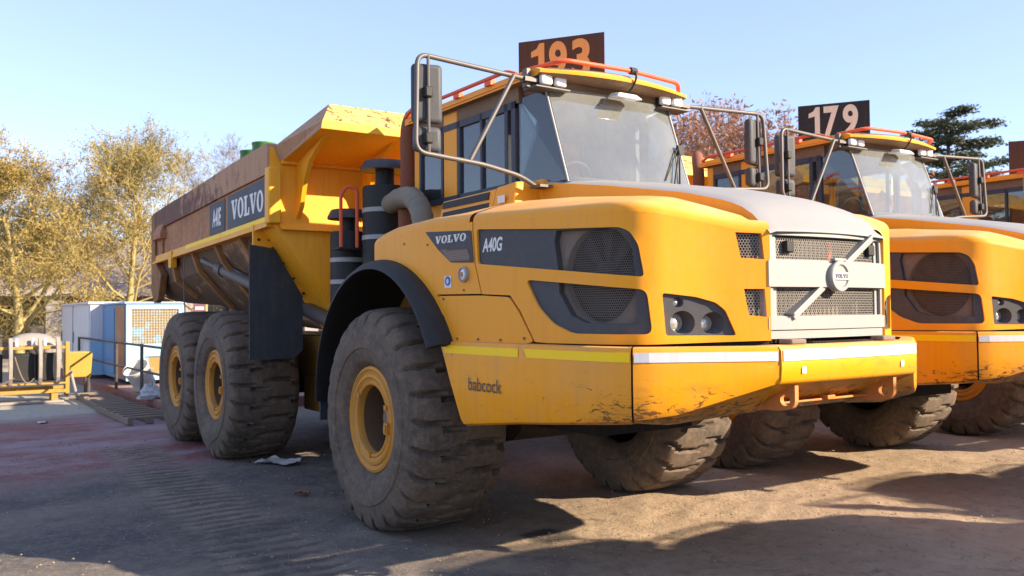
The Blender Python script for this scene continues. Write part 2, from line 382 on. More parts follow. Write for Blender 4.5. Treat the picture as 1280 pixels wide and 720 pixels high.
def text_word(mb, fn, body, x0, y0, h, width, shear=0.0, bold=0.0, d=0.004, mi=0, space=1.0):
    cu = bpy.data.curves.new('t', 'FONT'); cu.body = body; cu.size = 1; cu.offset = bold; cu.shear = shear; cu.space_character = space; cu.resolution_u = 5
    ob = bpy.data.objects.new('t', cu); COL.objects.link(ob); dg = bpy.context.evaluated_depsgraph_get()
    me = bpy.data.meshes.new_from_object(ob.evaluated_get(dg)); vs = [(v.co.x, v.co.y) for v in me.vertices]; fs = [tuple(p.vertices) for p in me.polygons]
    bpy.data.objects.remove(ob); bpy.data.curves.remove(cu); bpy.data.meshes.remove(me)
    x_0, x_1 = min(v[0] for v in vs), max(v[0] for v in vs); y_0, y_1 = min(v[1] for v in vs), max(v[1] for v in vs)
    mb.add([fn(x0 + (x - x_0) / (x_1 - x_0) * width, y0 + (y - y_0) / (y_1 - y_0) * h, d) for x, y in vs], fs, mi); return mb

# ------------------------------------------------------------------ articulated dump truck (x forward, y left, origin under the front axle)
def interp(x, xs, ys):
    if x <= xs[0]: return ys[0]
    for a, b, c, d in zip(xs, xs[1:], ys, ys[1:]):
        if x <= b: return c + (d - c) * (x - a) / (b - a)
    return ys[-1]
HS = [(-0.2, -1.60), (0.2, -1.59), (0.9, -1.55), (1.6, -1.48), (2.3, -1.40), (2.66, -1.35), (2.79, -1.29), (2.87, -1.2), (2.93, -1.08), (3.03, -.88), (3.13, -.72), (3.22, -.58)]
HL = [0]
for a_, b_ in zip(HS, HS[1:]): HL.append(HL[-1] + math.hypot(b_[0] - a_[0], b_[1] - a_[1]))
def curve_at(S, L, s):
    i = 0
    while i < len(S) - 2 and s > L[i + 1]: i += 1
    def tan(k):
        a, b = max(k - 1, 0), min(k + 1, len(S) - 1)
        return Vector(((S[b][0] - S[a][0]) / (L[b] - L[a]), (S[b][1] - S[a][1]) / (L[b] - L[a])))
    h = L[i + 1] - L[i]; t = (s - L[i]) / h
    if t < 0: p = Vector(S[i]) + tan(i) * (s - L[i]); return p, tan(i).normalized()
    if t > 1: p = Vector(S[i + 1]) + tan(i + 1) * (s - L[i + 1]); return p, tan(i + 1).normalized()
    p0, p1, m0, m1 = Vector(S[i]), Vector(S[i + 1]), tan(i) * h, tan(i + 1) * h
    p = p0 * (2 * t**3 - 3 * t**2 + 1) + m0 * (t**3 - 2 * t**2 + t) + p1 * (-2 * t**3 + 3 * t**2) + m1 * (t**3 - t**2)
    dp = p0 * (6 * t**2 - 6 * t) + m0 * (3 * t**2 - 4 * t + 1) + p1 * (-6 * t**2 + 6 * t) + m1 * (3 * t**2 - 2 * t)
    return p, dp.normalized()
def hood_fn(s, z, d=0.0):
    p, t = curve_at(HS, HL, s); n = Vector((t.y, -t.x))        # outward (towards -y / front)
    q = p + n * d; return (q.x, q.y, z)
SE = HL[-1]
def zs(s): return interp(s, [.08, .19, .4, 1.0, 1.55, 2.29, 2.85, 3.06, 3.30, 3.55, 3.64, SE], [2.345, 2.375, 2.407, 2.437, 2.428, 2.40, 2.38, 2.37, 2.335, 2.285, 2.262, 2.245])
def srange(a, b, st): n = max(1, int(abs(b - a) / st)); return [a + (b - a) * k / n for k in range(n + 1)]

UPPER = [(1.575, 2.372), (2.40, 2.312), (2.93, 2.283), (2.994, 2.254), (3.046, 2.175), (3.08, 1.979), (1.585, 2.123)]
LOWER = [(2.10, 1.993), (3.093, 1.903), (3.124, 1.636), (2.54, 1.637), (2.36, 1.70), (2.22, 1.81)]
HEAD = [(3.185, 1.883), (3.394, 1.858), (3.517, 1.823), (3.575, 1.775), (3.640, 1.624), (3.205, 1.627)]
SMU = [(3.641, 2.246), (3.800, 2.238), (3.815, 2.081), (3.672, 2.092)]
SML = [(3.689, 1.904), (3.815, 1.903), (3.825, 1.734), (3.715, 1.745)]
FANC, FANR = (2.728, 2.005), 0.30
POCKET = [(2.385, 2.302), (2.365, 2.24), (2.405, 2.0), (2.405, 1.9), (2.516, 1.75), (2.64, 1.705), (3.03, 1.70), (3.025, 1.98), (2.998, 2.19), (2.93, 2.262), (2.82, 2.285)]
UNION = [(1.55, 2.40), (3.0, 2.31), (3.10, 2.2), (3.125, 1.95), (3.15, 1.61), (2.5, 1.61), (2.15, 1.75), (2.04, 2.03), (1.55, 2.10)]

def build_hood(T):
    arch = [(0.2 + 1.2 * cos(radians(a)), 1.02 + 1.2 * sin(radians(a))) for a in range(96, 34, -4)]
    fend = [(0.085, 2.212)] + [q for q in arch] 
    fen = MB()
    poly = [(0.085, zs(0.085))] + [(0.085, 2.225)] + arch[1:] + [(1.075, 1.915), (1.62, 1.909), (1.549, 2.124), (1.525, 2.385)] + [(s, zs(s)) for s in srange(1.525, 0.12, 0.09)]
    panel(fen, hood_fn, poly, [], 0.07, 0, 0.03)
    low = [(1.085, 1.903), (1.625, 1.896), (1.925, 1.879), (2.028, 1.772), (2.168, 1.578)] + [(s, 1.565) for s in srange(2.1, 1.27, 0.12)] + [(0.2 + 1.2 * cos(radians(a)), 1.02 + 1.2 * sin(radians(a))) for a in (30, 34, 38, 42)]
    hp = [(1.536, 2.385), (1.561, 2.124), (1.632, 1.906), (1.94, 1.891), (2.049, 1.78), (2.188, 1.578)] + [(s, interp(s, [2.19, 3.1, SE], [1.572, 1.575, 1.592])) for s in srange(2.3, SE, 0.07)] + [(s, zs(s)) for s in srange(SE, 1.536, 0.06)]
    hd = MB(); panel(hd, hood_fn, hp, [soften(UPPER, .03), soften(LOWER, .05), soften(HEAD, .02), SMU, SML], 0.055, 0, 0.03, hole_d=0.03)
    lo = MB(); panel(lo, hood_fn, soften(low, .03), [], 0.07, -0.004, 0.03)
    # top: fillet, shoulder, foot of the ridge
    rows = []; side_s = srange(0.085, SE, 0.045)
    def foot(s):
        x = interp(s, [1.25, 2.5, 2.91, 3.2, 3.55, SE], [1.05, 2.2, 2.55, 2.8, 3.02, 3.185])
        return (x, interp(x, [1.05, 3.19], [-.74, -.585]), interp(x, [1.05, 1.9, 2.55, 3.04, 3.19], [2.63, 2.57, 2.465, 2.355, 2.262]))
    def innerp(s):
        if s >= 1.3: return Vector(foot(s))
        x = curve_at(HS, HL, s)[0].x; return Vector((x, interp(s, [1.0, 1.3], [-1.03, -.735]), interp(s, [.08, .6, 1.1, 1.3], [2.45, 2.52, 2.56, 2.61])))
    cols = []
    for s in side_s:
        p, t = curve_at(HS, HL, s); n = Vector((t.y, -t.x)); z0 = zs(s); col = []; rf = 0.075
        for k in range(6):
            th = radians(72) * k / 5; q = p - n * rf * (1 - cos(th)); col.append(Vector((q.x, q.y, z0 + rf * sin(th))))
        e = col[-1]; I = innerp(s)
        if I.z < e.z: I = Vector((I.x, I.y, max(I.z, z0 + 0.02)))
        rem = e.z - min(e.z, I.z - 0.0) if I.z < e.z else 0
        for k in range(1, 7):
            u = k / 6; q = e.lerp(I, u); bulge = sin(pi * u) * interp(s, [1.0, 1.6], [.012, .05]) * min(1, (e - I).length / 0.6)
            col.append(Vector((q.x, q.y, q.z + bulge)))
        cols.append(col)
    nf = [i for i, s in enumerate(side_s) if s < 1.53]; nh = [i for i, s in enumerate(side_s) if s > 1.50]
    fen.grid([cols[i] for i in nf]); hd.grid([cols[i] for i in nh])
    # ridge wall
    xs_ = srange(1.05, 3.185, 0.08)
    def rtop(x): return (x, interp(x, [1.05, 3.19], [-.715, -.575]), interp(x, [1.0, 1.84, 2.56, 2.9, 3.04, 3.13, 3.19], [2.82, 2.69, 2.56, 2.47, 2.41, 2.345, 2.275]))
    def rfoot(x): return (x, interp(x, [1.05, 3.19], [-.74, -.585]), interp(x, [1.05, 1.9, 2.55, 3.04, 3.19], [2.63, 2.57, 2.465, 2.355, 2.262]) - 0.01)
    hd.grid([[rfoot(x) for x in xs_], [rtop(x) for x in xs_]])
    hd.build('hood_side', M['yellow'], T, 40); hd.mirror().build('hood_side', M['yellow'], T, 40)
    fenr = fen.build('front_fender', M['yellow'], T, 40); fen.mirror().build('front_fender', M['yellow'], T, 40)
    lo.build('side_panel', M['yellow'], T, 40); lo.mirror().build('side_panel', M['yellow'], T, 40)
    for mir in (0, 1):
        bo = MB()
        for q in [(1.16, 1.88), (1.33, 1.585), (1.58, 1.585), (1.83, 1.585), (2.08, 1.60), (1.42, 1.94), (0.95, 2.30), (0.6, 2.33)]: bo.lathe([(.009, -.006), (.009, .006), (0, .008)], hood_fn(*q, 0), (0, -1, 0), 8)
        tag((bo.mirror() if mir else bo).build('panel_bolts', M['dusty'], T), kind='stuff')
    # silver bonnet top
    tp = MB(); rows = []
    for x in xs_ + [3.215, 3.235]:
        xx = min(x, 3.185); y0, z0 = rtop(xx)[1:]; y0 -= .016 * max(0, (x - 2.9) / .3); z0 -= {3.215: 0.02, 3.235: 0.045}.get(x, 0); r = []
        for k in range(25):
            u = -1 + 2 * k / 24; y = u * abs(y0); e = max(0, (abs(u) - 0.93) / 0.07)
            bow = 0.03 * (1 - u * u) * max(0, (x - 2.6) / 0.6)
            r.append((x + bow, y, z0 + 0.012 + 0.05 * (1 - u * u) * interp(x, [1.05, 2.9, 3.19], [1, 1, .2]) - 0.012 * e * e))
        rows.append(r)
    tp.grid(rows).build('bonnet_top', M['silver'], T, 60)
    # dark seam backing strips
    for mir in (0, 1):
        sm = MB()
        for line in ([(1.53, 2.47), (1.53, 2.385), (1.555, 2.124), (1.626, 1.907)], [(1.05, 1.909), (1.626, 1.902), (1.933, 1.885), (2.04, 1.776), (2.185, 1.57)], [(s, 1.565) for s in srange(1.3, SE, .1)]):
            ln = densify(line, 0.05, False); 
            a, b = [], []
            for i, p in enumerate(ln):
                q = Vector(ln[min(i + 1, len(ln) - 1)]) - Vector(ln[max(i - 1, 0)]); q.normalize(); nn = Vector((-q.y, q.x)) * 0.03
                a.append(hood_fn(p[0] + nn.x, p[1] + nn.y, -0.032)); b.append(hood_fn(p[0] - nn.x, p[1] - nn.y, -0.032))
            sm.grid([a, b])
        (sm.mirror() if mir else sm).build('seam_backing', M['dark'], T)
    # inner dark box behind openings
    ib = MB(); ib.box((0.9, -1.15, 1.5), (2.75, 1.15, 2.35)); ib.box((2.75, -.95, 1.5), (2.9, .95, 2.25)); ib.build('engine_bay', M['dark'], T)
    # rear fender end cap
    # side vents with fan
    for mir in (0, 1):
        v = MB(); panel(v, hood_fn, UNION, [POCKET], 0.06, -0.018, 0.0, hole_d=0.06)
        # raised rim step left of the pocket
        V = (v.mirror() if mir else v).build('vent_panel', M['grey'], T, 30)
        pl = MB(); circ = [(FANC[0] + FANR * cos(2 * pi * k / 40), FANC[1] + FANR * sin(2 * pi * k / 40)) for k in range(40)]
        big = [(2.33, 2.34), (2.33, 1.67), (3.08, 1.67), (3.08, 2.34)]
        panel(pl, hood_fn, big, [circ], 0.06, -0.065, 0.0, hole_d=0.05)
        (pl.mirror() if mir else pl).build('fan_surround', M['dusty'], V)
        sc = MB(); circ2 = [(FANC[0] + (FANR + .012) * cos(2 * pi * k / 40), FANC[1] + (FANR + .012) * sin(2 * pi * k / 40)) for k in range(40)]
        honeycomb(sc, hood_fn, circ2, 0.0170, 0.0036, -0.055)
        (sc.mirror() if mir else sc).build('mesh_screen', M['mesh'], V, 0, recalc=False)
        fa = MB(); c = Vector(hood_fn(FANC[0], FANC[1], -0.14)); nrm = Vector(hood_fn(FANC[0], FANC[1], 1)) - Vector(hood_fn(FANC[0], FANC[1], 0))
        tx = Vector((nrm.y, -nrm.x, 0)).normalized() * -1; fa.lathe([(0.0, .05), (.07, .05), (.085, .03), (.085, -.05)], c, nrm, 20)
        for k in range(9):
            a = 2 * pi * k / 9 + 0.2; e1 = tx * cos(a) + Vector((0, 0, 1)) * sin(a); e2 = nrm.cross(e1)
            rows = [[c + e1 * r + e2 * w * (0.03 + r * 0.16) + nrm * (w * -0.03) for w in (-1, 0, 1)] for r in (.08, .18, .28)]
            fa.grid(rows)
        (fa.mirror() if mir else fa).build('cooling_fan', M['black'], V, 30)
        # headlight cluster
        h = MB(); hole = lambda cx, cz, r: [(cx + r * 1.05 * cos(2 * pi * k / 24), cz + r * sin(2 * pi * k / 24)) for k in range(24)]
        wells = [((3.315, 1.702), .066, .052), ((3.503, 1.697), .062, .048), ((3.29, 1.826), .028, .024)]
        panel(h, hood_fn, [(3.155, 1.91), (3.60, 1.87), (3.68, 1.60), (3.155, 1.60)], [hole(*w[0], w[1] * 1.12) for w in wells], 0.05, -0.02)
        lens = []
        for (cx, cz), r, rl in wells:
            ctr = Vector(hood_fn(cx, cz, -0.02)); dl = Vector((1, 0, 0)); rows = []
            rim = [Vector(hood_fn(*q, -0.02)) for q in hole(cx, cz, r * 1.12)]
            lc = ctr + Vector((-0.012 if r > .05 else -0.01, 0, 0)); 
            # parabolic well whose lamp faces straight ahead
            lamp_ring = [lc + Vector((-0.05 if r > .05 else -.02, 0, 0)) + Vector((0, -cos(2 * pi * k / 24) * -rl, sin(2 * pi * k / 24) * rl)) for k in range(24)]
            mid = [(a + b) / 2 + Vector((-.01, 0, 0)) for a, b in zip(rim, lamp_ring)]
            h.grid([rim, mid, lamp_ring], 0, closed=True)
            lens.append((lc + Vector((-0.05 if r > .05 else -.02, 0, 0)), rl))
        Hh = (h.mirror() if mir else h).build('headlight', M['grey'], T, 30)
        for c, rl in lens:
            le = MB(); le.lathe([(rl * 1.03, -.02), (rl * 1.03, .004), (rl * .93, .008), (rl * .9, .0), (rl * .6, .012), (rl * .0, .018)], c, (1, 0, 0), 24)
            (le.mirror() if mir else le).build('headlight_lens', M['headlens'], Hh, 50)
        # corner mesh openings
        cm = MB()
        for q in (SMU, SML): cm = MB(); honeycomb(cm, hood_fn, q, 0.0185, 0.0042, -0.022); (cm.mirror() if mir else cm).build('corner_mesh', M['gmesh'], T, 0, recalc=False)
        # name plate on the fender
        bp_ = MB(); plate = [(0.925, 2.400), (1.515, 2.368), (1.542, 2.135), (1.27, 2.148), (1.10, 2.255)]
        panel(bp_, hood_fn, soften(plate, .015), [], 0.08, 0.006, 0.01)
        B = (bp_.mirror() if mir else bp_).build('badge_plate', M['grey'], T, 30)
        sv = MB(); honeycomb(sv, hood_fn, [(1.14, 2.247), (1.48, 2.233), (1.505, 2.15), (1.255, 2.163)], 0.0155, 0.0045, 0.010)
        (sv.mirror() if mir else sv).build('small_vent', M['gmesh'], B, 0, recalc=False)
        am = MB(); panel(am, hood_fn, [(1.14, 2.250), (1.485, 2.236), (1.51, 2.148), (1.25, 2.160)], [], 0.1, 0.008)
        (am.mirror() if mir else am).build('vent_backing', M['rust_pipe'], B)
        li = MB(); c = Vector(hood_fn(1.428, 2.054, 0)); li.lathe([(.058, -.01), (.058, .02), (.046, .026), (.044, .012)], c, (0, -1, 0), 24); 
        L_ = (li.mirror() if mir else li).build('side_marker', M['silver'], T, 40)
        l2 = MB().lathe([(.045, .012), (.03, .022), (0, .026)], c, (0, -1, 0), 20); (l2.mirror() if mir else l2).build('marker_lens', M['lampglass'], L_)
        l3 = MB().lathe([(.02, .026), (.016, .03), (0, .031)], c, (0, -1, 0), 14); (l3.mirror() if mir else l3).build('marker_bulb', M['amber'], L_)
    # lettering, right-hand side
    slab_word(MB(), hood_fn, 'VOLVO', 1.062, 2.298, 0.056, 0.392, 0.18, 0.0085, 0.002).build('lettering', M['white'], B, 0, recalc=False).parent = [c for c in T.children if c.name.startswith('badge_plate')][0]
    vp = [c for c in T.children if c.name.startswith('vent_panel')][0]
    text_word(MB(), hood_fn, 'A40G', 1.618, 2.203, 0.100, 0.225, 0.22, 0.03, -0.0165).build('lettering', M['white'], vp, 0, recalc=False)
    st = MB(); panel(st, hood_fn, [(1.180, 2.052), (1.268, 2.048), (1.268, 1.960), (1.180, 1.963)], [], 1, 0.003)
    S_ = st.build('warning_sticker', M['white'], T, 0)
    rr = MB(); panel(rr, hood_fn, ell(1.224, 2.012, .036, .036), [], 1, 0.005, inner=False); rr.build('sticker_symbol', M['blue'], S_, 0)
    rr = MB(); panel(rr, hood_fn, ell(1.224, 2.005, .012, .016, 12), [], 1, 0.007, inner=False); panel(rr, hood_fn, [(1.206, 2.006), (1.212, 2.024), (1.224, 2.030), (1.236, 2.024), (1.242, 2.006), (1.236, 2.006), (1.230, 2.020), (1.224, 2.023), (1.218, 2.020), (1.212, 2.006)], [], 1, 0.0072, inner=False)
    rr.build('sticker_figure', M['white'], S_, 0)
    # wheel-arch flares
    for mir in (0, 1):
        fl = MB(); rows = []
        A0, A1 = 26, 183
        for k in range(41):
            a = radians(A0 + (A1 - A0) * k / 40); q = max(0, (degrees_(a) - 150) / 46)
            def pt(r, y, cx=0.0, cz=1.02): return (cx + r * cos(a), y, cz + r * sin(a) - 0.0 * q)
            rows.append([pt(1.205, -1.40), pt(1.205, -1.605), pt(1.195, -1.66), pt(1.155, -1.715), pt(1.125, -1.725), pt(1.12, -1.70), pt(1.15, -1.62), pt(1.16, -1.0)])
        fl.grid(rows); fl.add([rows[0][i] for i in range(8)], [tuple(range(8))]); fl.add([rows[-1][i] for i in range(8)], [tuple(range(8))])
        (fl.mirror() if mir else fl).build('fender_flare', M['black'], T, 40)
        # mud flap behind the front wheel
        mf = MB(); mf.box((-1.19, -1.66, 0.78), (-1.165, -0.95, 1.05)); (mf.mirror() if mir else mf).build('mud_flap', M['rubber_flap'], T)
def degrees_(a): return a * 180 / pi

def build_grille(T):
    def g(y, z, d=0.0): return (3.245 - 0.055 * (y / .6) ** 2 + 0.012 + d - 0.03 * max(0, (z - 2.1)) , y, z)
    up = soften([(-.545, 2.232), (.545, 2.232), (.545, 2.082), (-.545, 2.082)], .01); lo = soften([(-.545, 1.912), (.545, 1.912), (.545, 1.738), (-.545, 1.738)], .01)
    gr = MB(); panel(gr, g, [(-.595, 2.265), (.595, 2.265), (.60, 1.60), (-.60, 1.60)], [up, lo], 0.06, 0, 0.05, hole_d=0.045)
    G = gr.build('grille', M['silver'], T, 30)
    # proud middle bar and posts
    b = MB(); panel(b, g, soften([(-.592, 2.078), (.592, 2.078), (.592, 1.916), (-.592, 1.916)], .01), [], 0.08, 0.016, 0.016); b.build('grille_bar', M['silver'], G, 30)
    b = MB(); panel(b, g, soften([(-.592, 1.734), (.592, 1.734), (.592, 1.655), (-.592, 1.655)], .01), [], 0.08, 0.012, 0.012); b.build('grille_bar', M['silver'], G, 30)
    ms = MB(); holes = [(-.40, 2.165, .032), (.46, 2.165, .032)]
    honeycomb(ms, g, [(-.55, 2.24), (.55, 2.24), (.55, 2.08), (-.55, 2.08)], 0.0185, 0.0040, -0.03); honeycomb(ms, g, [(-.55, 1.92), (.55, 1.92), (.55, 1.735), (-.55, 1.735)], 0.0185, 0.0040, -0.03)
    ms.build('mesh_screen', M['gmesh'], G, 0, recalc=False)
    for y0, y1 in ((-.53, -.50), (.50, .53)):
        for z0_, z1_ in ((2.08, 2.235), (1.735, 1.915)): p = MB(); panel(p, g, [(y0, z1_), (y1, z1_), (y1, z0_), (y0, z0_)], [], .1, -.02, .02); p.build('grille_post', M['silver'], G, 30)
    # latch sockets
    for y in (-.40, .43):
        p = MB(); p.box((3.20, y - .035, 2.13), (3.232, y + .035, 2.20)); p.build('latch_socket', M['black'], G, bevel=.006)
    # diagonal bar with two bright faces
    d = MB(); a, c = Vector((0, -.415, 1.732)), Vector((0, .40, 2.245)); dr = (c - a).normalized(); pe = Vector((0, -dr.z, dr.y))
    def bar(off0, off1, x0, x1):
        P = [a + pe * off0, c + pe * off0, c + pe * off1, a + pe * off1]
        d.hexa([(3.19 + x0, q.y, q.z) for q in P], [(3.245 + x1 - .03 * (q.y / .6) ** 2, q.y, q.z) for q in P])
    bar(-.024, .004, 0, .028); bar(.006, .025, 0, .040)
    d.build('diagonal_bar', M['silver'], G, 0, bevel=.004)
    # round emblem
    e = MB(); o = (3.262, 0, 1.985)
    e.lathe([(.097, -.01), (.100, .035), (.094, .042), (.074, .042), (.068, .032), (.0, .030)], o, (1, 0, 0), 40)
    E_ = e.build('emblem', M['silver'], G, 40)
    k = MB(); k.box((3.289, -.078, 1.962), (3.303, .078, 2.008)); k.build('emblem_bar', M['white'], E_, bevel=.003)
    fn = lambda y, z, d_=0: (3.3045 + d_, y, z)
    slab_word(MB(), fn, 'VOLVO', -.066, 1.971, .028, .132, 0, 0.001, 0.001).build('lettering', M['grey'], E_, 0, recalc=False)
    t = MB(); t.box((3.27, -.06, 2.080), (3.30, .06, 2.098)); t.build('emblem_top', M['silver'], E_, bevel=.004)
    # radiator seen through the mesh
    r = MB()
    for i in range(26): r.box((3.02, -.56 + i * .044, 1.6), (3.03, -.545 + i * .044, 2.24))
    r.build('radiator', M['dusty'], T)
    r = MB(); r.tube(round_path([(3.05, -.66, 2.02), (3.045, -.68, 2.14), (3.02, -.66, 2.24)], .05), .010, 8); r.build('red_hose', M['red'], T)
    r = MB(); r.tube(round_path([(3.1, .12, 2.05), (3.1, .16, 2.14), (3.1, .15, 2.22)], .05), .016, 8); r.build('red_hose', M['red'], T)

BS = [(0.93, -1.565), (1.6, -1.55), (2.3, -1.515), (2.70, -1.475), (2.86, -1.435), (2.95, -1.36), (3.05, -1.21), (3.21, -.94), (3.365, -.685)]
BL = [0]
for a_, b_ in zip(BS, BS[1:]): BL.append(BL[-1] + math.hypot(b_[0] - a_[0], b_[1] - a_[1]))
def bump_fn(s, z, d=0.0):
    p, t = curve_at(BS, BL, s); n = Vector((t.y, -t.x)); q = p + n * d; return (q.x, q.y, z)
def build_bumper(T):
    SEAM = 1.985; E = BL[-1]
    def zb(s): return interp(s, [0, .35, 1.2, SEAM, 2.25, E], [.96, .985, 1.05, 1.125, 1.16, 1.335])
    def col(s, shift=0.0):
        t_ = 1.567; b = zb(s)
        r = [(-.10, t_ - .002), (-.035, t_), (-.012, t_ - .006), (0, t_ - .03), (0, t_ - .12), (0.004, (t_ + b) / 2), (0, b + .05), (-.012, b + .015), (-.04, b)]
        u = interp(s, [0, SEAM, 2.25, E], [.10, .12, .20, .42]); dz = interp(s, [0, SEAM, E], [0.0, -.015, -.20])
        r += [(-.04 - u * .5, b + dz * .55), (-.04 - u, b + dz)]
        return [bump_fn(s, z, d + shift) for d, z in r]
    for mir in (0, 1):
        a = MB(); S_ = srange(0, SEAM - .006, .09); rows = [col(s) for s in S_]
        # slanted rear end
        for i, s in enumerate(S_):
            rows[i] = [(x + max(0, (1 - s / 1.0)) * interp(z, [.96, 1.567], [.33, 0]), y, z) for x, y, z in rows[i]]
        a.grid(rows); a.add([rows[0][i] for i in range(11)], [tuple(range(11))])
        P = (a.mirror() if mir else a).build('bumper_side', M['bumper'], T, 40)
        t = MB()
        for s0, s1 in ((.02, 1.0), (1.03, SEAM - .012)):
            panel(t, bump_fn, [(s0 + .03, 1.535), (s1, 1.535), (s1, 1.478), (s0 + .06, 1.478)], [], .08, .004)
        (t.mirror() if mir else t).build('yellow_tape', M['yellowtape'], P, 0)
        a = MB(); rows = [col(s, .004) for s in srange(SEAM + .006, E - .004, .06)]; a.grid(rows)
        C_ = (a.mirror() if mir else a).build('bumper_corner', M['bumper'], T, 40)
        t = MB(); panel(t, bump_fn, [(SEAM + .012, 1.535), (E - .01, 1.535), (E - .01, 1.478), (SEAM + .012, 1.478)], [], .08, .0085)
        (t.mirror() if mir else t).build('white_tape', M['whitetape'], C_, 0)
        if not mir:
            text_word(MB(), bump_fn, 'babcock', .42, 1.225, .092, .40, 0, 0.0, .014).build('lettering', M['grey'], P, 0, recalc=False)
        sg = MB(); a2 = [bump_fn(SEAM - .03, z, -.02) for z in (1.565, 1.14)]; b2 = [bump_fn(SEAM + .03, z, -.02) for z in (1.565, 1.14)]; sg.grid([a2, b2]); (sg.mirror() if mir else sg).build('seam_backing', M['dark'], C_)
    # centre section
    c = MB(); prof = [(3.20, 1.566), (3.33, 1.568), (3.362, 1.560), (3.378, 1.535), (3.380, 1.44), (3.374, 1.365), (3.358, 1.343), (3.33, 1.335), (3.12, 1.235), (2.93, 1.135), (2.80, 1.13)]
    rows = []
    for k in range(15):
        y = -.685 + 1.37 * k / 14; bow = .018 * (1 - (y / .685) ** 2); rows.append([(x + bow, y, z) for x, z in prof])
    c.grid(rows)
    for r in (rows[0], rows[-1]): c.add(list(r) + [(2.8, r[0][1], 1.5)], [tuple(range(len(prof) + 1))])
    CN = c.build('bumper_centre', M['bumper'], T, 40)
    fnc = lambda y, z, d=0: (3.3815 + .018 * (1 - (y / .685) ** 2) + d - .02 * max(0, (1.44 - z)), y, z)
    t = MB(); panel(t, fnc, [(-.675, 1.545), (.675, 1.545), (.675, 1.478), (-.675, 1.478)], [], .08, .003); t.build('white_tape', M['whitetape'], CN, 0)
    for y in (-.5, .5):
        w = MB(); panel(w, fnc, [(y - .018, 1.44), (y + .018, 1.44), (y + .018, 1.40), (y - .018, 1.40)], [], .1, .004); w.build('sticker', M['white'], CN, 0)
        # tow eye: plate with a hole, braced by a sloping web
        e = MB(); fe = lambda x, z, d=0, y=y: (x, y + d, z)
        out = soften([(3.02, 1.20), (3.30, 1.345), (3.335, 1.335), (3.335, 1.22), (3.31, 1.185), (3.22, 1.165), (3.05, 1.165)], .03)
        panel(e, fe, out, [ell(3.262, 1.235, .036, .036, 18)], .2, .016, .032, inner=False); panel(e, fe, out, [ell(3.262, 1.235, .036, .036, 18)], .2, -.016, 0, inner=False)
        e.build('tow_eye', M['orange_hook'], CN, 30)
    b = MB(); b.box((3.02, -.48, 1.19), (3.14, .48, 1.205)); b.box((3.10, .02, 1.195), (3.17, .1, 1.225)); b.build('tow_bracket', M['orange_hook'], CN, bevel=.006)
    st = MB(); 
    for i in range(28): st.box((3.235, -.30 + i * .022, 1.572), (3.31, -.289 + i * .022, 1.580))
    st.build('step_tread', M['black'], CN)
    for y in (-.46, .46):
        h = MB(); h.box((3.23, y - .07, 1.568), (3.33, y + .07, 1.60)); h.build('grille_hinge', M['dusty'], CN, bevel=.01)
    u = MB(); u.box((1.3, -1.25, 1.22), (2.6, 1.25, 1.45)); u.box((.4, -.5, .82), (1.5, .5, 1.3)); u.build('engine_undertray', M['dark'], T)

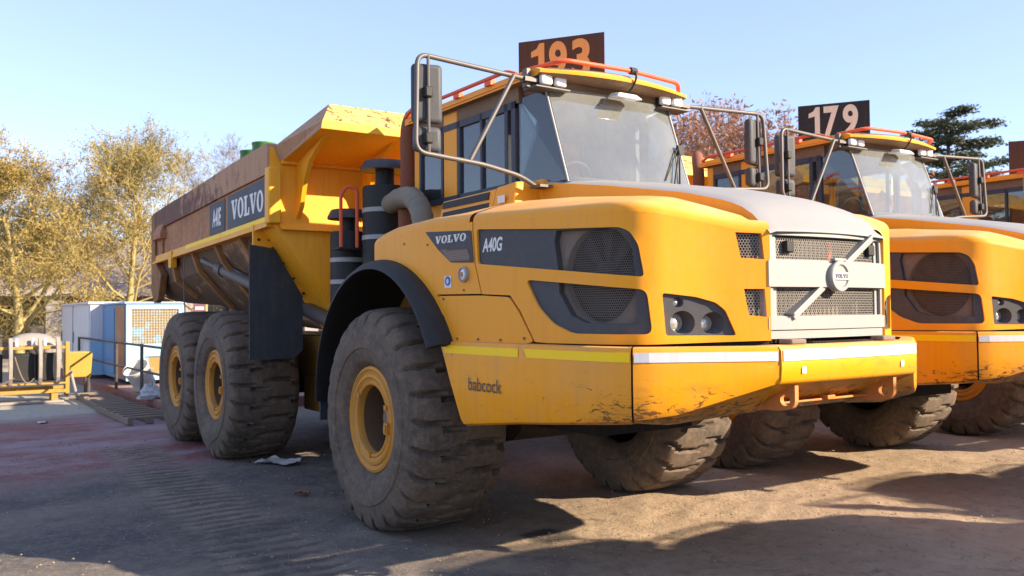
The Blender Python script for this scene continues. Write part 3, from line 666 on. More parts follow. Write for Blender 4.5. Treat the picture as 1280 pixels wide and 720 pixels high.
def build_cab(T):
    Z0, Z1 = 2.83, 3.60; Y = .735
    c = MB()
    c.box((-1.02, -Y, 2.05), (1.12, Y, Z0))                                # lower shell
    def post(x0, x1, y, x0t=None, x1t=None, w=.05):
        x0t = x0 if x0t is None else x0t; x1t = x1 if x1t is None else x1t; s = -1 if y < 0 else 1; yi = y - s * w
        c.hexa([(x0, y, Z0 - .02), (x1, y, Z0 - .02), (x1, yi, Z0 - .02), (x0, yi, Z0 - .02)], [(x0t, y, Z1 + .03), (x1t, y, Z1 + .03), (x1t, yi, Z1 + .03), (x0t, yi, Z1 + .03)])
    for y in (-Y, Y): post(-1.02, -.90, y); post(-.44, -.18, y); 
    C_ = c.build('cab', M['yellow'], T, 35, bevel=.02)
    hd = MB()
    for s in (-1, 1): hd.box((-1.0, s * (Y - .005), 3.50), (.80, s * (Y - .05), Z1 + .04))
    hd.box((-1.0, -.7, 3.5), (-.95, .7, 3.64)); hd.box((.78, -.68, 3.555), (1.10, .68, 3.64)); hd.build('header_panel', M['brown_in'], C_)
    for s in (-1, 1):
        fr = MB(); y = s * (Y + .004)
        for x0, x1 in ((-.90, -.865), (-.475, -.44), (-.18, -.13), (.215, .245), (.60, .645), (.70, .76)): fr.box((x0, y, Z0 - .03), (x1, y - s * .05, 3.52))
        fr.box((-.90, y, 3.46), (.76, y - s * .04, 3.52)); fr.box((-.90, y, Z0 - .04), (.76, y - s * .045, Z0 + .02))
        fr.tube([(1.36, s * .655, 2.78), (1.08, s * .66, 3.57)], .016, 8); fr.build('window_frame', M['navy'], C_)
    for s in (-1, 1):
        y = s * (Y - .018)
        for x0, x1 in ((-.88, -.455), (-.155, .23), (.23, .62)):
            w = MB().box((x0, y, Z0), (x1, y - s * .006, 3.48)); w.build('side_window', M['sideglass'], C_, 0)
        q = [(.75, y, Z0 - .03), (1.34, s * .66, Z0 - .03), (1.085, s * .664, 3.56), (.75, y, 3.53)]
        w = MB().hexa([(a, b, e) for a, b, e in q], [(a, b - s * .006, e) for a, b, e in q]); w.build('quarter_window', M['sideglass'], C_, 0)
        p = MB(); p.tube([(1.365, s * .663, 2.78), (1.085, s * .668, 3.57)], .011, 6); p.build('windscreen_trim', M['silver'], C_)
    ws = MB(); rows = []
    for k in range(9):
        z = Z0 - .05 + (3.57 - Z0 + .05) * k / 8; x = 1.375 + (1.085 - 1.375) * k / 8
        rows.append([(x + .07 * (1 - (j / 6 - 1) ** 2), -.66 + 1.32 * j / 12, z) for j in range(13)])
    ws.grid(rows); ws.build('windscreen', M['windscreen'], C_, 60)
    bw = MB().box((-.985, -.66, Z0), (-.98, .66, 3.5)); bw.build('rear_window', M['sideglass'], C_, 0)
    # inside
    i = MB(); i.box((-.9, -.69, 2.2), (1.2, .69, 2.3)); i.box((.78, -.62, 2.3), (1.22, .62, 2.86)); i.build('dashboard', M['interior'], C_, bevel=.03)
    i = MB(); i.box((-.55, -.26, 2.45), (.02, .26, 2.62)); i.box((-.62, -.25, 2.6), (-.48, .25, 3.22)); i.box((-.60, -.13, 3.22), (-.50, .13, 3.42)); i.build('driver_seat', M['interior'], C_, bevel=.05)
    i = MB(); rg = [(.55 + .10 * sin(2 * pi * k / 24), .21 * cos(2 * pi * k / 24), 2.92 + .17 * sin(2 * pi * k / 24)) for k in range(24)]; i.tube(rg, .016, 8, closed=True); i.tube([(.56, 0, 2.9), (.75, 0, 2.7)], .03, 8); i.build('steering_wheel', M['interior'], C_)
    i = MB(); i.box((-.85, -.55, 2.3), (-.66, -.3, 2.8)); i.box((-.96, -.7, 2.3), (-.9, .7, 2.85)); i.build('rear_console', M['interior_light'], C_, bevel=.02)
    i = MB(); i.lathe([(.0, .02), (.11, .014), (.13, 0), (.115, -.02), (0, -.03)], (0, 0, 0), (1, 0, -.15), 28); i.v = [(x + 1.10, y - .12, z * .55 + 3.43) for x, y, z in i.v]
    i.tube([(1.09, -.10, 3.45), (1.06, -.06, 3.56)], .012, 6); i.build('interior_mirror', M['black'], C_, 50)
    # roof with bowed visor
    r = MB(); fx = lambda y: 1.34 - .14 * (y / .8) ** 2
    ys = [-.80 + 1.6 * k / 16 for k in range(17)]; xs = [-1.08, -1.0, -.5, 0, .5, .8, .95]
    top = [[(x, y, 3.705 + .035 * (1 - (y / .8) ** 2) - (.02 if x < -1.05 else 0)) for x in xs] + [(fx(y) - .06, y, 3.70 + .02 * (1 - (y / .8) ** 2)), (fx(y), y, 3.675)] for y in ys]
    bot = [[(x, y, 3.635) for x in xs] + [(fx(y) - .06, y, 3.635), (fx(y) - .005, y, 3.652)] for y in ys]
    r.grid(top); r.grid(bot, 1)
    r.grid([top[0], bot[0]]); r.grid([top[-1], bot[-1]]); r.grid([[t[0] for t in top], [b[0] for b in bot]]); r.grid([[t[-1] for t in top], [b[-1] for b in bot]])
    R = r.build('cab_roof', [M['yellow'], M['brown_in']], T, 40)
    rl = MB(); rl.tube(round_path([(1.03, -.80, 3.705), (1.30, -.64, 3.745), (1.33, 0, 3.75), (1.27, .62, 3.745), (1.11, .79, 3.735), (1.10, .79, 3.68)], .08, 5), .019, 8); rl.build('front_roof_rail', M['red'], R, 60)
    for s in (-1, 1):
        rl = MB(); rl.tube(round_path([(-1.0, s * .83, 3.70), (-.9, s * .835, 3.745), (.78, s * .835, 3.745), (.9, s * .82, 3.70)], .06), .018, 8)
        for x in (-.55, -.02, .5): rl.box((x - .05, s * .79, 3.69), (x + .05, s * .84, 3.735))
        rl.build('side_roof_rail', M['red'], R, 50)
        tr = MB(); tr.box((-1.0, s * .80, 3.655), (.95, s * .812, 3.70)); tr.build('roof_edge_trim', M['yellow'], R)
        # lamp pod
        p = MB(); p.box((1.02, s * .50, 3.535), (1.20, s * .84, 3.55)); p.box((1.04, s * .82, 3.55), (1.1, s * .86, 3.70)); p.box((1.05, s * .52, 3.56), (1.10, s * .80, 3.62)); P = p.build('lamp_bracket', M['steel'], T, bevel=.004)
        for yy in (.575, .715):
            l = MB().box((1.09, s * yy - .063, 3.563), (1.15, s * yy + .063, 3.68)); l.build('lamp_housing', M['black'], P, bevel=.02)
            l = MB().box((1.13, s * yy - .057, 3.568), (1.185, s * yy + .057, 3.675)); l.build('work_lamp', M['lampglass'], P, bevel=.022, seg=3)
    # centre visor lamp on its hook
    w = MB(); w.hexa([(1.22, -.14, 3.53), (1.36, -.14, 3.515), (1.36, .14, 3.515), (1.22, .14, 3.53)], [(1.22, -.10, 3.575), (1.33, -.09, 3.56), (1.33, .09, 3.56), (1.22, .10, 3.575)])
    W_ = w.build('visor_lamp', M['lampglass'], T, bevel=.012)
    h = MB(); h.tube(round_path([(1.27, .04, 3.57), (1.33, .05, 3.62), (1.37, .06, 3.70), (1.34, .05, 3.77)], .05), .009, 6); h.lathe([(.03, -.03), (.03, .03)], (1.33, .05, 3.75), (0, 1, 0), 10, cap0=True, cap1=True); h.build('lamp_hook', M['black'], W_)
    # wipers
    w = MB(); w.tube([(1.40, .50, 2.83), (1.30, .60, 3.12), (1.27, .61, 3.2)], .008, 6); w.tube([(1.42, .42, 2.84), (1.33, .56, 3.1)], .008, 6); w.tube([(1.41, .33, 2.86), (1.275, .60, 3.17)], .006, 6); w.box((1.26, .60, 3.12), (1.29, .67, 3.2)); w.build('wiper', M['black'], C_)
    # heater air intake louvre, right and left
    for s in (-1, 1):
        l = MB(); y = s * 1.0
        l.hexa([(-.06, y, 2.58), (.80, y, 2.58), (.80, s * .72, 2.58), (-.06, s * .72, 2.58)], [(-.03, s * .985, 2.75), (.84, s * .985, 2.765), (.84, s * .72, 2.80), (-.03, s * .72, 2.80)])
        l.hexa([(.80, y, 2.58), (1.08, s * .985, 2.58), (1.08, s * .72, 2.58), (.80, s * .72, 2.58)], [(.84, s * .985, 2.775), (1.06, s * .94, 2.80), (1.06, s * .72, 2.82), (.84, s * .72, 2.80)])
        Lo = l.build('louvre_box', M['yellow'], T, bevel=.015)
        for z0, z1 in ((2.60, 2.655), (2.685, 2.74)):
            b = MB(); b.hexa([(.0, s * 1.004, z0), (.74, s * 1.004, z0 + .003), (.74, s * .98, z0 + .003), (0, s * .98, z0)], [(.0, s * .994, z1), (.755, s * .994, z1 + .008), (.755, s * .97, z1 + .008), (0, s * .97, z1)]); b.build('louvre_slot', M['black'], Lo)
        b = MB().box((.88, s * .996, 2.64), (.98, s * 1.0, 2.70)); b.build('data_plate', M['white'], Lo)
    # mirrors
    for s in (-1, 1):
        mfr = MB(); mfr.tube(round_path([(1.10, s * .80, 3.605), (1.155, s * 1.86, 3.64), (1.18, s * 1.89, 2.925), (1.17, s * 1.32, 2.885), (1.17, s * .98, 2.825), (1.15, s * .82, 2.76)], .09, 6), .0185, 10)
        mfr.tube([(1.155, s * 1.02, 3.60), (1.17, s * 1.43, 2.905)], .018, 10)
        mfr.box((1.06, s * .78, 3.585), (1.14, s * .9, 3.62))
        mfr.box((1.10, s * .84, 2.745), (1.24, s * .72, 2.765))
        F = mfr.build('mirror_frame', M['steel'], T, 50)
        bar = MB().tube([(1.16, s * 1.775, 3.64), (1.175, s * 1.78, 2.92)], .012, 8); bar.build('mirror_bar', M['steel'], F)
        rz = Matrix.Rotation(s * radians(14), 3, 'Z')
        for z0, z1, w in ((3.15, 3.585, .115), (2.94, 3.125, .105)):
            piv = (1.20, s * 1.785, (z0 + z1) / 2)
            mm = MB().box((1.07, s * 1.785 - w, z0), (1.15, s * 1.785 + w, z1), 0, rz, piv); Mi = mm.build('mirror', M['grey'], F, bevel=.035, seg=3)
            gl = MB().box((1.066, s * 1.785 - w + .025, z0 + .025), (1.0685, s * 1.785 + w - .025, z1 - .025), 0, rz, piv); gl.build('mirror_glass', M['mirrorglass'], Mi)
            cl = MB().box((1.14, s * 1.785 - .032, (z0 + z1) / 2 - .04), (1.20, s * 1.785 + .032, (z0 + z1) / 2 + .04)); cl.build('mirror_clamp', M['black'], Mi, bevel=.012)
    # chassis front, steps
    k = MB(); k.box((-1.1, -1.0, 1.3), (.9, 1.0, 2.1)); k.box((-1.3, -.9, 2.0), (-1.02, .9, 2.5)); k.build('front_chassis', M['chassis'], T)

def build_rear_cab_kit(T):
    # air cleaners behind the right fender
    def canister(x, y, r, zb, zt, rc, ztop, bands):
        c = MB().lathe([(r * .8, zb), (r, zb + .03), (r, zt - .03), (r * .97, zt), (r * .4, zt + .01)], (x, y, 0), (0, 0, 1), 32, cap0=True)
        A = c.build('air_cleaner', M['black'], T, 40)
        n = MB().lathe([(r * .42, zt), (r * .42, ztop - .06)], (x, y, 0), (0, 0, 1), 24); n.build('cleaner_neck', M['black'], A)
        p = MB().lathe([(r * .42, ztop - .085), (rc, ztop - .10), (rc * 1.0, ztop - .075), (rc * .86, ztop - .012), (rc * .8, ztop), (0, ztop + .012)], (x, y, 0), (0, 0, 1), 32); p.build('rain_cap', M['grey'], A, 40)
        for z in bands:
            b = MB().lathe([(r, z), (r + .006, z + .003), (r + .006, z + .047), (r, z + .05)], (x, y, 0), (0, 0, 1), 32); b.build('steel_band', M['silver'], A, 30)
        return A
    canister(-1.70, -.72, .235, 2.0, 3.105, .258, 3.375, (2.54, 2.825))
    canister(-2.15, -.935, .195, 1.75, 2.655, .225, 2.895, (2.09, 2.325))
    path = round_path([(-1.55, -.74, 2.90), (-1.05, -.86, 2.92), (-.62, -.95, 2.86), (-.40, -.98, 2.70), (-.36, -.98, 2.40)], .3, 8); rr = [.100 + (.005 if k % 3 == 0 else 0) for k in range(len(path))]
    E_ = MB().tube(path, rr, 16).build('intake_hose', M['hose'], T, 50)
    x = MB(); x.tube(round_path([(-1.18, -.72, 2.2), (-1.18, -.72, 3.62), (-1.30, -.62, 3.78), (-1.42, -.50, 3.86)], .14, 6), .075, 14); X = x.build('exhaust_pipe', M['rust_pipe'], T, 50)
    b = MB().lathe([(.09, 2.92), (.09, 2.97)], (-1.18, -.72, 0), (0, 0, 1), 16, cap0=True, cap1=True); b.build('exhaust_clamp', M['rust_pipe'], X)
    b = MB().lathe([(.098, 2.2), (.098, 2.9), (.08, 2.93)], (-1.18, -.72, 0), (0, 0, 1), 16); b.build('heat_shield', M['rust_pipe'], X)
    g = MB(); g.tube(round_path([(-1.9, -1.13, 2.46), (-1.9, -1.13, 3.03), (-1.88, -1.06, 3.12), (-1.85, -.97, 3.08), (-1.85, -.97, 2.46)], .08, 5), .02, 8); g.build('grab_rail', M['red'], T, 50)
    s = MB(); s.box((-1.98, -1.2, 2.44), (-1.78, -.95, 2.465)); s.build('step_plate', M['black'], T, bevel=.006)
    for yy in (1,):
        t = MB(); t.box((-1.3, .9, 1.6), (-.4, 1.5, 2.5)); t.build('tool_locker', M['black'], T, bevel=.03)

def build_wheels(T):
    NG = 25; NT = NG * 18
    prof = [(.30, .425), (.36, .44), (.395, .475), (.404, .483), (.412, .50), (.428, .55), (.436, .585), (.446, .592), (.450, .64), (.448, .695), (.438, .703), (.428, .775), (.415, .815), (.405, .845), (.390, .872), (.365, .893), (.33, .908), (.28, .917), (.22, .923), (.15, .927), (.075, .929), (0, .930)]
    prof = prof + [(-h, r) for h, r in reversed(prof[:-1])]
    rows = []
    for i in range(NT):
        th = 2 * pi * i / NT; row = []
        for h, r in prof:
            u = h / .42; wav = .20 * sin(u * 5.2) + .10 * sin(u * 11.0 + 1) + .18 * u
            ph = (th * NG / (2 * pi) + wav + .04 * noise.noise(Vector((int(th * NG / (2 * pi) + wav), 3, 0)))) % 1.0; g = min(ph, 1 - ph)
            dep = max(0, min(1, 1 - (g - .055) / .065)); dep = dep * dep * (3 - 2 * dep)
            sh = max(0, min(1, (r - .79) / .07)); cen = .55 + .45 * max(0, min(1, (abs(u) - .12) / .2))
            rr = r - .062 * dep * sh * cen - .016 * sh * max(0, ph - .5) + .004 * noise.noise(Vector((cos(th) * 5, sin(th) * 5, h * 9)))
            if .50 < r < .58 and abs(h) > .4: rr += 0
            x, z = rr * sin(th), rr * cos(th); hh = h
            if z < -.80:
                sq = min(1, (-.80 - z) / .13); hh = h * (1 + .05 * sq)
            if z < -.892: z = -.892 - (z + .892) * -.06
            row.append((x, hh, z))
        rows.append(row)
    rows.append(rows[0])
    ty = MB().grid(rows).mesh('wheel', M['tyre'], 32)
    rim = MB().lathe([(.405, .27), (.435, .30), (.445, .345), (.437, .372), (.415, .38), (.402, .366), (.385, .362), (.372, .376), (.350, .380), (.335, .366), (.318, .362), (.305, .372), (.288, .368), (.278, .345), (.276, .31)], (0, 0, 0), (0, -1, 0), 48); rim.lathe([(.276, .31), (.272, .22), (.268, .02), (.0, .02)], (0, 0, 0), (0, -1, 0), 48, 1)
    rim.box((-.03 + .325, -.405, -.09), (.03 + .325, -.355, .0)); rim.box((.31, -.415, -.075), (.34, -.40, -.015))
    for k in range(3):
        a = 2 * pi * k / 3 + .4; rim.box((.3 * cos(a) - .02, -.385, .3 * sin(a) - .02), (.3 * cos(a) + .02, -.36, .3 * sin(a) + .02))
    rm = rim.mesh('rim', [M['rim'], M['rim_bowl']], 35); hub = MB().lathe([(.20, .0), (.20, .14), (.18, .17), (.1, .18), (.09, .22), (0, .225)], (0, 0, 0), (0, -1, 0), 28)
    for k in range(12):
        a = 2 * pi * k / 12; hub.lathe([(.015, .0), (.015, .05), (.0, .052)], (.235 * cos(a), -.02, .235 * sin(a)), (0, -1, 0), 6)
    hm = hub.mesh('hub', M['dusty'], 35)
    n = 0
    for x in (0, -4.518, -6.458):
        for s in (-1, 1):
            w = bpy.data.objects.new('wheel', ty); COL.objects.link(w); w.parent = T; w.location = (x, s * 1.318, .90)
            if s > 0: w.rotation_euler.z = pi
            for nm, me in (('rim', rm), ('hub', hm)):
                q = bpy.data.objects.new(nm, me); COL.objects.link(q); q.parent = w
        a = MB(); a.lathe([(.16, -1.3), (.16, -.5), (.30, -.35), (.30, .35), (.16, .5), (.16, 1.3)], (x, 0, .90), (0, 1, 0), 16, cap0=True, cap1=True); a.build('axle', M['dark'], T, 40)

def build_dump_body(T):
    Y = 1.615
    b = MB(); st = [(-2.70, 3.645, 2.80, 1.55), (-4.0, 3.60, 2.765, 1.60), (-5.8, 3.50, 2.72, 1.72), (-7.0, 3.45, 2.69, 1.92), (-8.12, 3.39, 2.66, 2.16)]
    # hull: V-shaped floor
    h = MB(); rows = []
    for x, zt, zb, zf in st:
        q = [-2.7, -5.8, -8.12]; y1 = interp(-x, [2.7, 5.8, 8.12], [1.42, 1.45, 1.53]); z1 = interp(-x, [2.7, 5.8, 8.12], [zb - .12, 2.42, 2.22]); y2 = interp(-x, [2.7, 5.8, 8.12], [.80, .95, 1.40]); z2 = interp(-x, [2.7, 5.8, 8.12], [zf + .12, zf + .12, 2.03]); y3 = interp(-x, [2.7, 5.8, 8.12], [.62, .7, 1.1])
        zf = min(zf, 1.97); half = [(Y - .06, zb), (y1, z1), (y2, z2), (y3, zf)]
        rows.append([(x, -a, b) for a, b in half] + [(x, a, b) for a, b in reversed(half)])
    h.grid(rows); H = h.build('dump_body', M['mud'], T, 25)
    for xr in (-3.9, -4.9, -6.0, -7.1):
        zz = [interp(-xr, [-q[0] for q in st], [q[k] for q in st]) for k in (1, 2, 3)]; ra = [[(xr - w_, a * f_, b - dz) for a, b in [(1.56, zz[1]), (interp(-xr, [2.7, 5.8, 8.12], [1.42, 1.45, 1.53]), interp(-xr, [2.7, 5.8, 8.12], [zz[1] - .12, 2.42, 2.22])), (interp(-xr, [2.7, 5.8, 8.12], [.80, .95, 1.40]), min(zz[2] + .12, 2.1))]] for f_, w_, dz in ((1, -.06, 0), (1.035, -.05, .03), (1.035, .05, .03), (1, .06, 0))]
        rb_ = MB().grid(ra); rb_.build('hull_rib', M['tail'], H, 20); rb_.mirror().build('hull_rib', M['tail'], H, 20)
    bb = MB().add(list(rows[-1]), [tuple(range(8))]); bb.build('tail_plate', M['mud'], H)
    # side walls
    for s in (-1, 1):
        w = MB(); lo = [(x, s * Y, zb) for x, zt, zb, zf in st]; mi_ = [(x, s * Y, zb + (zt - zb) * .60) for x, zt, zb, zf in st]
        wi = [(x, s * (Y - .06), zb) for x, zt, zb, zf in st]; wm = [(x, s * (Y - .06), zb + (zt - zb) * .60) for x, zt, zb, zf in st]
        w.grid([wi, lo, mi_, wm, wi]); w.build('side_wall', M['rust'], H, 30)
        r = MB(); a = [(x, s * (Y + .03), zb + (zt - zb) * .605) for x, zt, zb, zf in st]; t1 = [(x, s * (Y + .03), zt) for x, zt, zb, zf in st]; t2 = [(x, s * (Y - .08), zt) for x, zt, zb, zf in st]; a2 = [(x, s * (Y - .08), zb + (zt - zb) * .605) for x, zt, zb, zf in st]
        r.grid([a2, a, t1, t2, a2]); 
        for k in (0, -1): r.add([a[k], t1[k], t2[k], a2[k]], [(0, 1, 2, 3)])
        r.build('top_rail', M['rust_band'], H, 30)
        l = MB(); z_ = lambda x: interp(-x, [-q[0] for q in st], [q[2] for q in st])
        for x0, x1 in zip([q[0] for q in st], [q[0] for q in st][1:]):
            l.hexa([(x0, s * (Y + .04), z_(x0) - .07), (x1, s * (Y + .04), z_(x1) - .07), (x1, s * (Y - .1), z_(x1) - .07), (x0, s * (Y - .1), z_(x0) - .07)], [(x0, s * (Y + .025), z_(x0) + .045), (x1, s * (Y + .025), z_(x1) + .045), (x1, s * (Y - .1), z_(x1) + .02), (x0, s * (Y - .1), z_(x0) + .02)])
        l.build('bottom_rail', M['body_yellow'], H, 0)
        tp = MB(); 
        for x0, x1 in ((-2.72, -4.4), (-4.42, -6.1)):
            tp.hexa([(x0, s * (Y + .034), z_(x0) - .01), (x1, s * (Y + .034), z_(x1) - .01), (x1, s * (Y + .02), z_(x1) - .01), (x0, s * (Y + .02), z_(x0) - .01)], [(x0, s * (Y + .032), z_(x0) + .045), (x1, s * (Y + .032), z_(x1) + .045), (x1, s * (Y + .015), z_(x1) + .05), (x0, s * (Y + .015), z_(x0) + .05)])
        tp.build('yellow_tape', M['yellowtape'], H, 0)
        # stiffeners and lugs at the tail
        g = MB(); g.box((-7.55, s * Y, 2.72), (-7.50, s * (Y + .03), 3.06)); g.box((-7.9, s * Y, 2.95), (-7.35, s * (Y + .10), 3.03)); g.hexa([(-7.9, s * Y, 3.03), (-7.35, s * Y, 3.03), (-7.35, s * (Y + .10), 3.03), (-7.9, s * (Y + .10), 3.03)], [(-7.8, s * Y, 3.22), (-7.45, s * Y, 3.22), (-7.45, s * (Y + .01), 3.22), (-7.8, s * (Y + .01), 3.22)]); g.build('tail_bracket', M['rust'], H)
        g = MB(); g.prism([(-7.1, 2.72), (-6.85, 2.72), (-6.88, 2.48), (-7.02, 2.48)], 'y', s * (Y - .03), s * (Y + .05)); g.build('hinge_lug', M['body_yellow'], H)
        g = MB(); g.prism([(-8.22, 3.38), (-8.0, 3.36), (-7.95, 2.62), (-7.55, 2.40), (-7.75, 2.02), (-8.02, 1.97), (-8.20, 2.16)], 'y', s * (Y - .06), s * (Y + .036)); g.build('tail_post', M['tail'], H, 0)
        # navy decals
        fd = lambda x, z, d=0, s=s: (x, s * (Y + d), z)
        d1 = MB(); panel(d1, fd, [(-2.74, 3.285), (-4.21, 3.225), (-4.21, 2.815), (-2.74, 2.862)], [], .5, .008, .006); D1 = d1.build('decal', M['navy'], H, 0)
        d2 = MB(); panel(d2, fd, [(-4.33, 3.22), (-5.0, 3.20), (-5.0, 2.80), (-4.33, 2.812)], [], .5, .008, .006); D2 = d2.build('decal', M['navy'], H, 0)
        if s < 0:
            slab_word(MB(), fd, 'VOLVO', -4.05, 2.925, .235, 1.17, 0.0, .011, .002).build('lettering', M['white'], D1, 0, recalc=False)
            text_word(MB(), fd, 'A40E', -4.86, 2.90, .235, .38, 0.15, .03, .011).build('lettering', M['white'], D2, 0, recalc=False)
        else:
            fl = lambda x, z, d=0: (-x, Y + d, z)
            slab_word(MB(), fl, 'VOLVO', 2.85, 2.925, .235, 1.17, 0.0, .011, .002).build('lettering', M['white'], D1, 0, recalc=False)
    # front wall (sunlit), V-shaped below
    f = MB(); fw_ = lambda y, z, d=0: (-2.69 + d + .10 * max(0, (2.8 - z)), y, z)
    out = [(-Y, 3.60), (-Y, 2.80), (-1.52, 2.72), (-.72, 1.58), (.72, 1.58), (1.52, 2.72), (Y, 2.80), (Y, 3.60)]
    panel(f, fw_, out, [], .25, 0, .06); F_ = f.build('front_wall', M['body_yellow'], H, 30)
    p = MB(); p.box((-2.75, -Y - .045, 2.76), (-2.60, -Y + .10, 3.38)); p.build('corner_post', M['body_yellow'], F_, bevel=.02)
    p = MB(); p.box((-2.75, Y - .10, 2.76), (-2.60, Y + .045, 3.38)); p.build('corner_post', M['body_yellow'], F_, bevel=.02)
    lg = MB(); lg.hexa([(-2.69, -1.5, 2.70), (-2.60, -1.5, 2.70), (-2.60, 1.5, 2.70), (-2.69, 1.5, 2.70)], [(-2.69, -1.55, 2.78), (-2.66, -1.55, 2.78), (-2.66, 1.55, 2.78), (-2.69, 1.55, 2.78)]); lg.build('wall_rib', M['body_yellow'], F_)
    lg = MB(); lg.box((-2.69, -1.5, 3.42), (-2.62, 1.5, 3.47)); lg.build('wall_rib', M['body_yellow'], F_, bevel=.01)
    # V belt (outer frame of the hull) with bolts
    for s in (-1, 1):
        v = MB(); A, B = (s * (Y + .0), 2.80), (s * .74, 1.585)
        q = [(-2.68, *A), (-3.15, *A), (-3.15, *B), (-2.60, *B)]
        v.hexa([(x, y, z) for x, y, z in q], [(x, y - s * .05, z + .05) for x, y, z in q]); V_ = v.build('hull_belt', M['body_yellow'], H, 0)
        fl = MB(); fl.hexa([(-3.13, A[0] + s * .02, A[1] - .06), (-3.17, A[0] + s * .02, A[1] - .06), (-3.17, B[0] + s * .02, B[1] - .06), (-3.13, B[0] + s * .02, B[1] - .06)], [(-3.13, A[0] - s * .02, A[1] + .03), (-3.17, A[0] - s * .02, A[1] + .03), (-3.17, B[0] - s * .02, B[1] + .03), (-3.13, B[0] - s * .02, B[1] + .03)]); fl.build('belt_flange', M['body_yellow'], V_, 0)
        pl = MB(); pl.prism([(s * 1.66, 2.79), (s * 1.66, 2.56), (s * 1.36, 2.52), (s * 1.40, 2.66)], 'x', -3.16, -3.12); pl.build('flap_bracket', M['body_yellow'], V_)
        bo = MB()
        for k in range(6): t = .2 + k * .14; bo.lathe([(.016, 0), (.016, .02), (0, .022)], (-3.125, A[0] * (1 - t) + B[0] * t, A[1] * (1 - t) + B[1] * t - .03), (1, 0, 0), 6)
        for yy in (1.6, 1.48): bo.lathe([(.016, 0), (.016, .02), (0, .022)], (-3.12, s * yy, 2.62), (1, 0, 0), 6)
        bo.build('belt_bolts', M['dark'], V_)
        m_ = MB().box((-3.10, s * 1.45 - .03, 2.66), (-3.06, s * 1.45 + .03, 2.80)); m_.build('marker_light', M['white'], V_, bevel=.015)
        # rubber mud flap before the bogie wheels
        k = MB(); poly = [(s * 1.71, 2.56), (s * 1.71, 1.27), (s * 1.19, 1.27), (s * 1.09, 1.36), (s * 1.09, 1.98), (s * 1.42, 2.52)]
        k.prism(poly, 'x', -3.12, -3.095); k.build('mud_flap', M['rubber_flap'], T)
        # hoist cylinder
        c = MB(); p0, p1 = Vector((-5.75, s * 1.50, 2.53)), Vector((-2.55, s * .90, 1.66)); d = (p1 - p0)
        c.tube([p0 + d * .16, p1], .085, 16); c.tube([p0, p0 + d * .18], .05, 12); c.tube([p0 + d * .15, p0 + d * .19], .10, 16); c.build('hoist_cylinder', M['steel'], T, 40)
        c = MB().tube([p0 + d * .2 + Vector((0, s * .05, .11)), p1 + Vector((-.6, s * .05, .11))], .018, 8); c.build('hydraulic_line', M['steel'], T)
    # spill guard over the cab
    g = MB(); LF = (-1.72, 3.66); TP = (-2.20, 4.04)
    yl, yt = 1.42, 1.13
    ring = [(LF[0], LF[1] + .10), (LF[0], LF[1]), (-2.68, 3.44), (-2.70, 3.60)]
    P = {}
    fl_, fr_ = (LF[0], -yl, LF[1]), (LF[0], yl, LF[1]); fu, gu = (LF[0] - .02, -yl + .02, LF[1] + .085), (LF[0] - .02, yl - .02, LF[1] + .085); tl, tr_ = (TP[0], -yt, TP[1]), (TP[0], yt, TP[1]); bl, br = (-2.70, -1.58, 3.60), (-2.70, 1.58, 3.60); wl_, wr = (-2.68, -1.50, 3.44), (-2.68, 1.50, 3.44); tb, tc = (-2.66, -yt, 3.95), (-2.66, yt, 3.95)
    g.add([fl_, fr_, gu, fu], [(0, 1, 2, 3)], 1); g.add([fu, gu, tr_, tl], [(0, 1, 2, 3)], 0); g.add([fl_, fr_, wr, wl_], [(0, 1, 2, 3)], 1)
    g.add([fl_, fu, tl, bl, wl_], [(0, 1, 2, 3, 4)], 2); g.add([fr_, gu, tr_, br, wr], [(0, 1, 2, 3, 4)], 2); g.add([tl, tr_, tc, tb], [(0, 1, 2, 3)], 0); g.add([tl, tb, bl], [(0, 1, 2)], 2); g.add([tr_, tc, br], [(0, 1, 2)], 2); g.add([tb, tc, br, bl], [(0, 1, 2, 3)], 2)
    g.build('spill_guard', [M['spill'], M['body_yellow'], M['rust_band']], H, 0, bevel=.008)
    for y in (-1.30, -.52, .52, 1.30):
        k = MB(); rows = [(-2.69, 2.82), (-2.56, 2.95), (-2.46, 3.20), (-2.30, 3.42), (-1.85, 3.63), (-1.95, 3.66), (-2.69, 3.5)]
        k.prism(rows, 'y', y - .025, y + .025); k.build('gusset', M['body_yellow'], H, 0)
    # rear frame, walking beams, hitch
    c = MB()
    for s in (-1, 1): c.box((-7.6, s * .35, .95), (-2.2, s * .60, 1.5))
    c.box((-2.4, -.55, .7), (-1.1, .55, 1.5)); c.box((-4.3, -.62, .55), (-3.3, .62, 1.0)); c.box((-5.9, -.9, .75), (-5.1, .9, 1.2)); c.build('rear_frame', M['chassis'], T, bevel=.02)
    for s in (-1, 1):
        c = MB(); c.hexa([(-6.6, s * .78, .80), (-4.4, s * .78, .80), (-4.4, s * .95, .80), (-6.6, s * .95, .80)], [(-6.0, s * .78, 1.25), (-5.0, s * .78, 1.25), (-5.0, s * .95, 1.25), (-6.0, s * .95, 1.25)]); c.build('bogie_beam', M['chassis'], T, bevel=.02)
    c = MB(); c.tube([(-6.35, -1.60, 2.62), (-6.34, -1.62, 2.3), (-6.36, -1.6, 1.9)], .008, 5); c.build('dangling_cable', M['dusty'], T)

